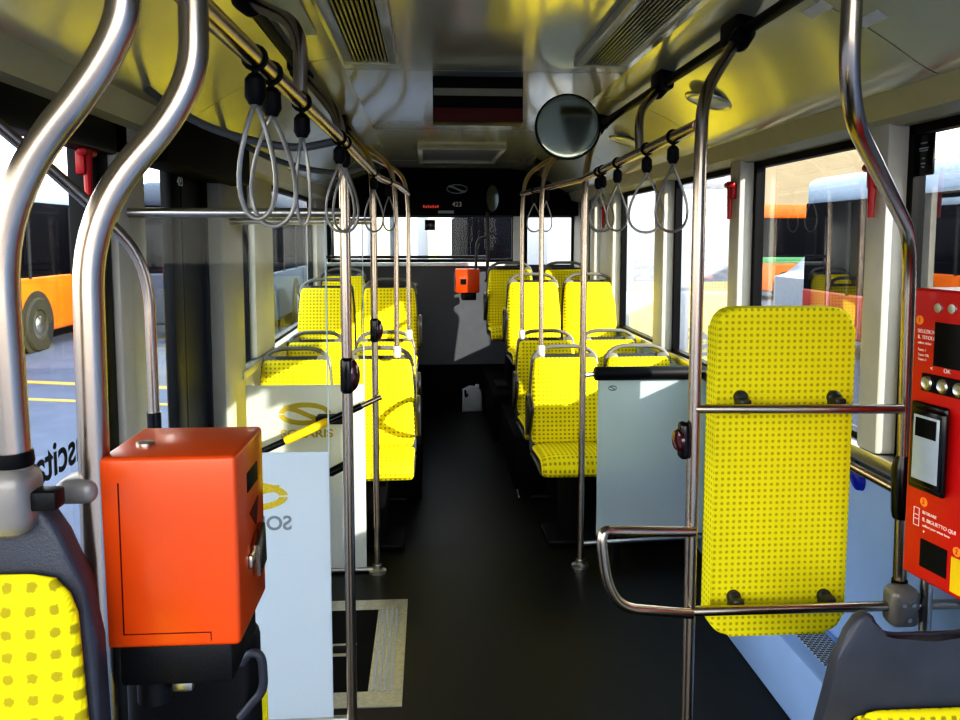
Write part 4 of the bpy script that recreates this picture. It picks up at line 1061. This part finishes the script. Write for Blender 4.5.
bus('added white truck body, sunlit to whiten the right rear corner window', 1.5, 4.0, 10.2, 14.2, None, 'buswhite', band='buswhite', roof='buswhite', wh=(11.2, 13.2))  # added truck, its sunlit white face brightens the corner window
# building
t = thing('depot_building', 'beige depot building with a gabled roof beyond the right windows', 'building', (22, 42, ZG))
bm = B(); prism(bm, [(8, 38, ZG), (40, 38, ZG), (40, 38, 5.5), (33, 38, 6.8), (25, 38, 5.5), (17, 38, 6.8), (8, 38, 5.5)], (0, 8, 0)); obj('facade', bm, 'wallb', t, smooth=False)
bm = B()
for x in (10, 14, 18, 22, 26, 30): box(bm, (x, 37.95, 1.2), (x + 2.2, 38.05, 3.0))
obj('window', bm, 'busblue', t)
t = thing('warehouse', 'pale building with vertical piers far behind the rear window', 'building', (-3, 34, ZG))
bm = B(); box(bm, (-5, 32, ZG), (7.5, 37, 5.2)); obj('facade', bm, 'buswhite', t, smooth=False)
for x in range(-4, 8, 2):
    bm = B(); box(bm, (x, 31.7, ZG), (x + .5, 32.02, 5.0)); obj('pier', bm, 'header', t, smooth=False)
for x in range(-3, 7, 4):
    bm = B(); box(bm, (x + .8, 31.95, ZG), (x + 1.7, 32.05, 3.2)); obj('doorway', bm, 'busgrey', t, smooth=False)
t = thing('white_van', 'white van parked beyond the right side windows', 'van', (9.5, 17.5, ZG))
bm = B(); prism(bm, [(8.3, 17, ZG + .3), (12.6, 17, ZG + .3), (12.6, 17, ZG + 2.2), (9.6, 17, ZG + 2.2), (8.9, 17, ZG + 1.25), (8.3, 17, ZG + 1.1)], (0, 1.8, 0), .1, 3); obj('body', bm, 'buswhite', t)
bm = B(); prism(bm, [(9.05, 16.98, ZG + 1.3), (10.6, 16.98, ZG + 1.3), (10.6, 16.98, ZG + 2.0), (9.65, 16.98, ZG + 2.0)], (0, 1.84, 0)); obj('window', bm, 'busglass', t)
for x in (9.2, 11.7):
    bm = B(); lathe(bm, [(0, 0), (.33, 0), (.33, .2), (.2, .22), (0, .2)], axis_mx(Vector((x, 17.18, ZG + .33)), (0, -1, 0)), 24); obj('wheel', bm, 'tyre', t)

# ------------------------------------------------------------------ light
w = bpy.data.worlds.new('world'); S.world = w; w.use_nodes = True
nt = w.node_tree; nt.nodes.clear(); o = nt.nodes.new('ShaderNodeOutputWorld'); bg = nt.nodes.new('ShaderNodeBackground')
tc = nt.nodes.new('ShaderNodeTexCoord'); sp = nt.nodes.new('ShaderNodeSeparateXYZ'); nt.links.new(tc.outputs['Generated'], sp.inputs[0])
cr = nt.nodes.new('ShaderNodeValToRGB'); cr.color_ramp.elements[0].position = 0; cr.color_ramp.elements[0].color = (1, .955, .87, 1)
cr.color_ramp.elements[1].position = .7; cr.color_ramp.elements[1].color = (.72, .84, 1, 1)
nt.links.new(sp.outputs['Z'], cr.inputs[0]); nt.links.new(cr.outputs[0], bg.inputs[0]); bg.inputs[1].default_value = 3.3
nt.links.new(bg.outputs[0], o.inputs[0])
sd = bpy.data.lights.new('sun', 'SUN'); so = bpy.data.objects.new('sun', sd); C.objects.link(so)
sd.energy = 6; sd.angle = math.radians(.6); sd.color = (1, .94, .84)
dv = Vector((-.75, .55, -.34)); so.rotation_euler = dv.to_track_quat('-Z', 'Y').to_euler(); so.location = (10, -8, 12)
S.view_settings.view_transform = 'Standard'; S.view_settings.look = 'High Contrast'
S.view_settings.exposure = 0.3; S.view_settings.gamma = 1.0
S.cycles.max_bounces = 8; S.cycles.transparent_max_bounces = 16; S.cycles.sample_clamp_indirect = 6
S.cycles.caustics_reflective = False; S.cycles.caustics_refractive = False
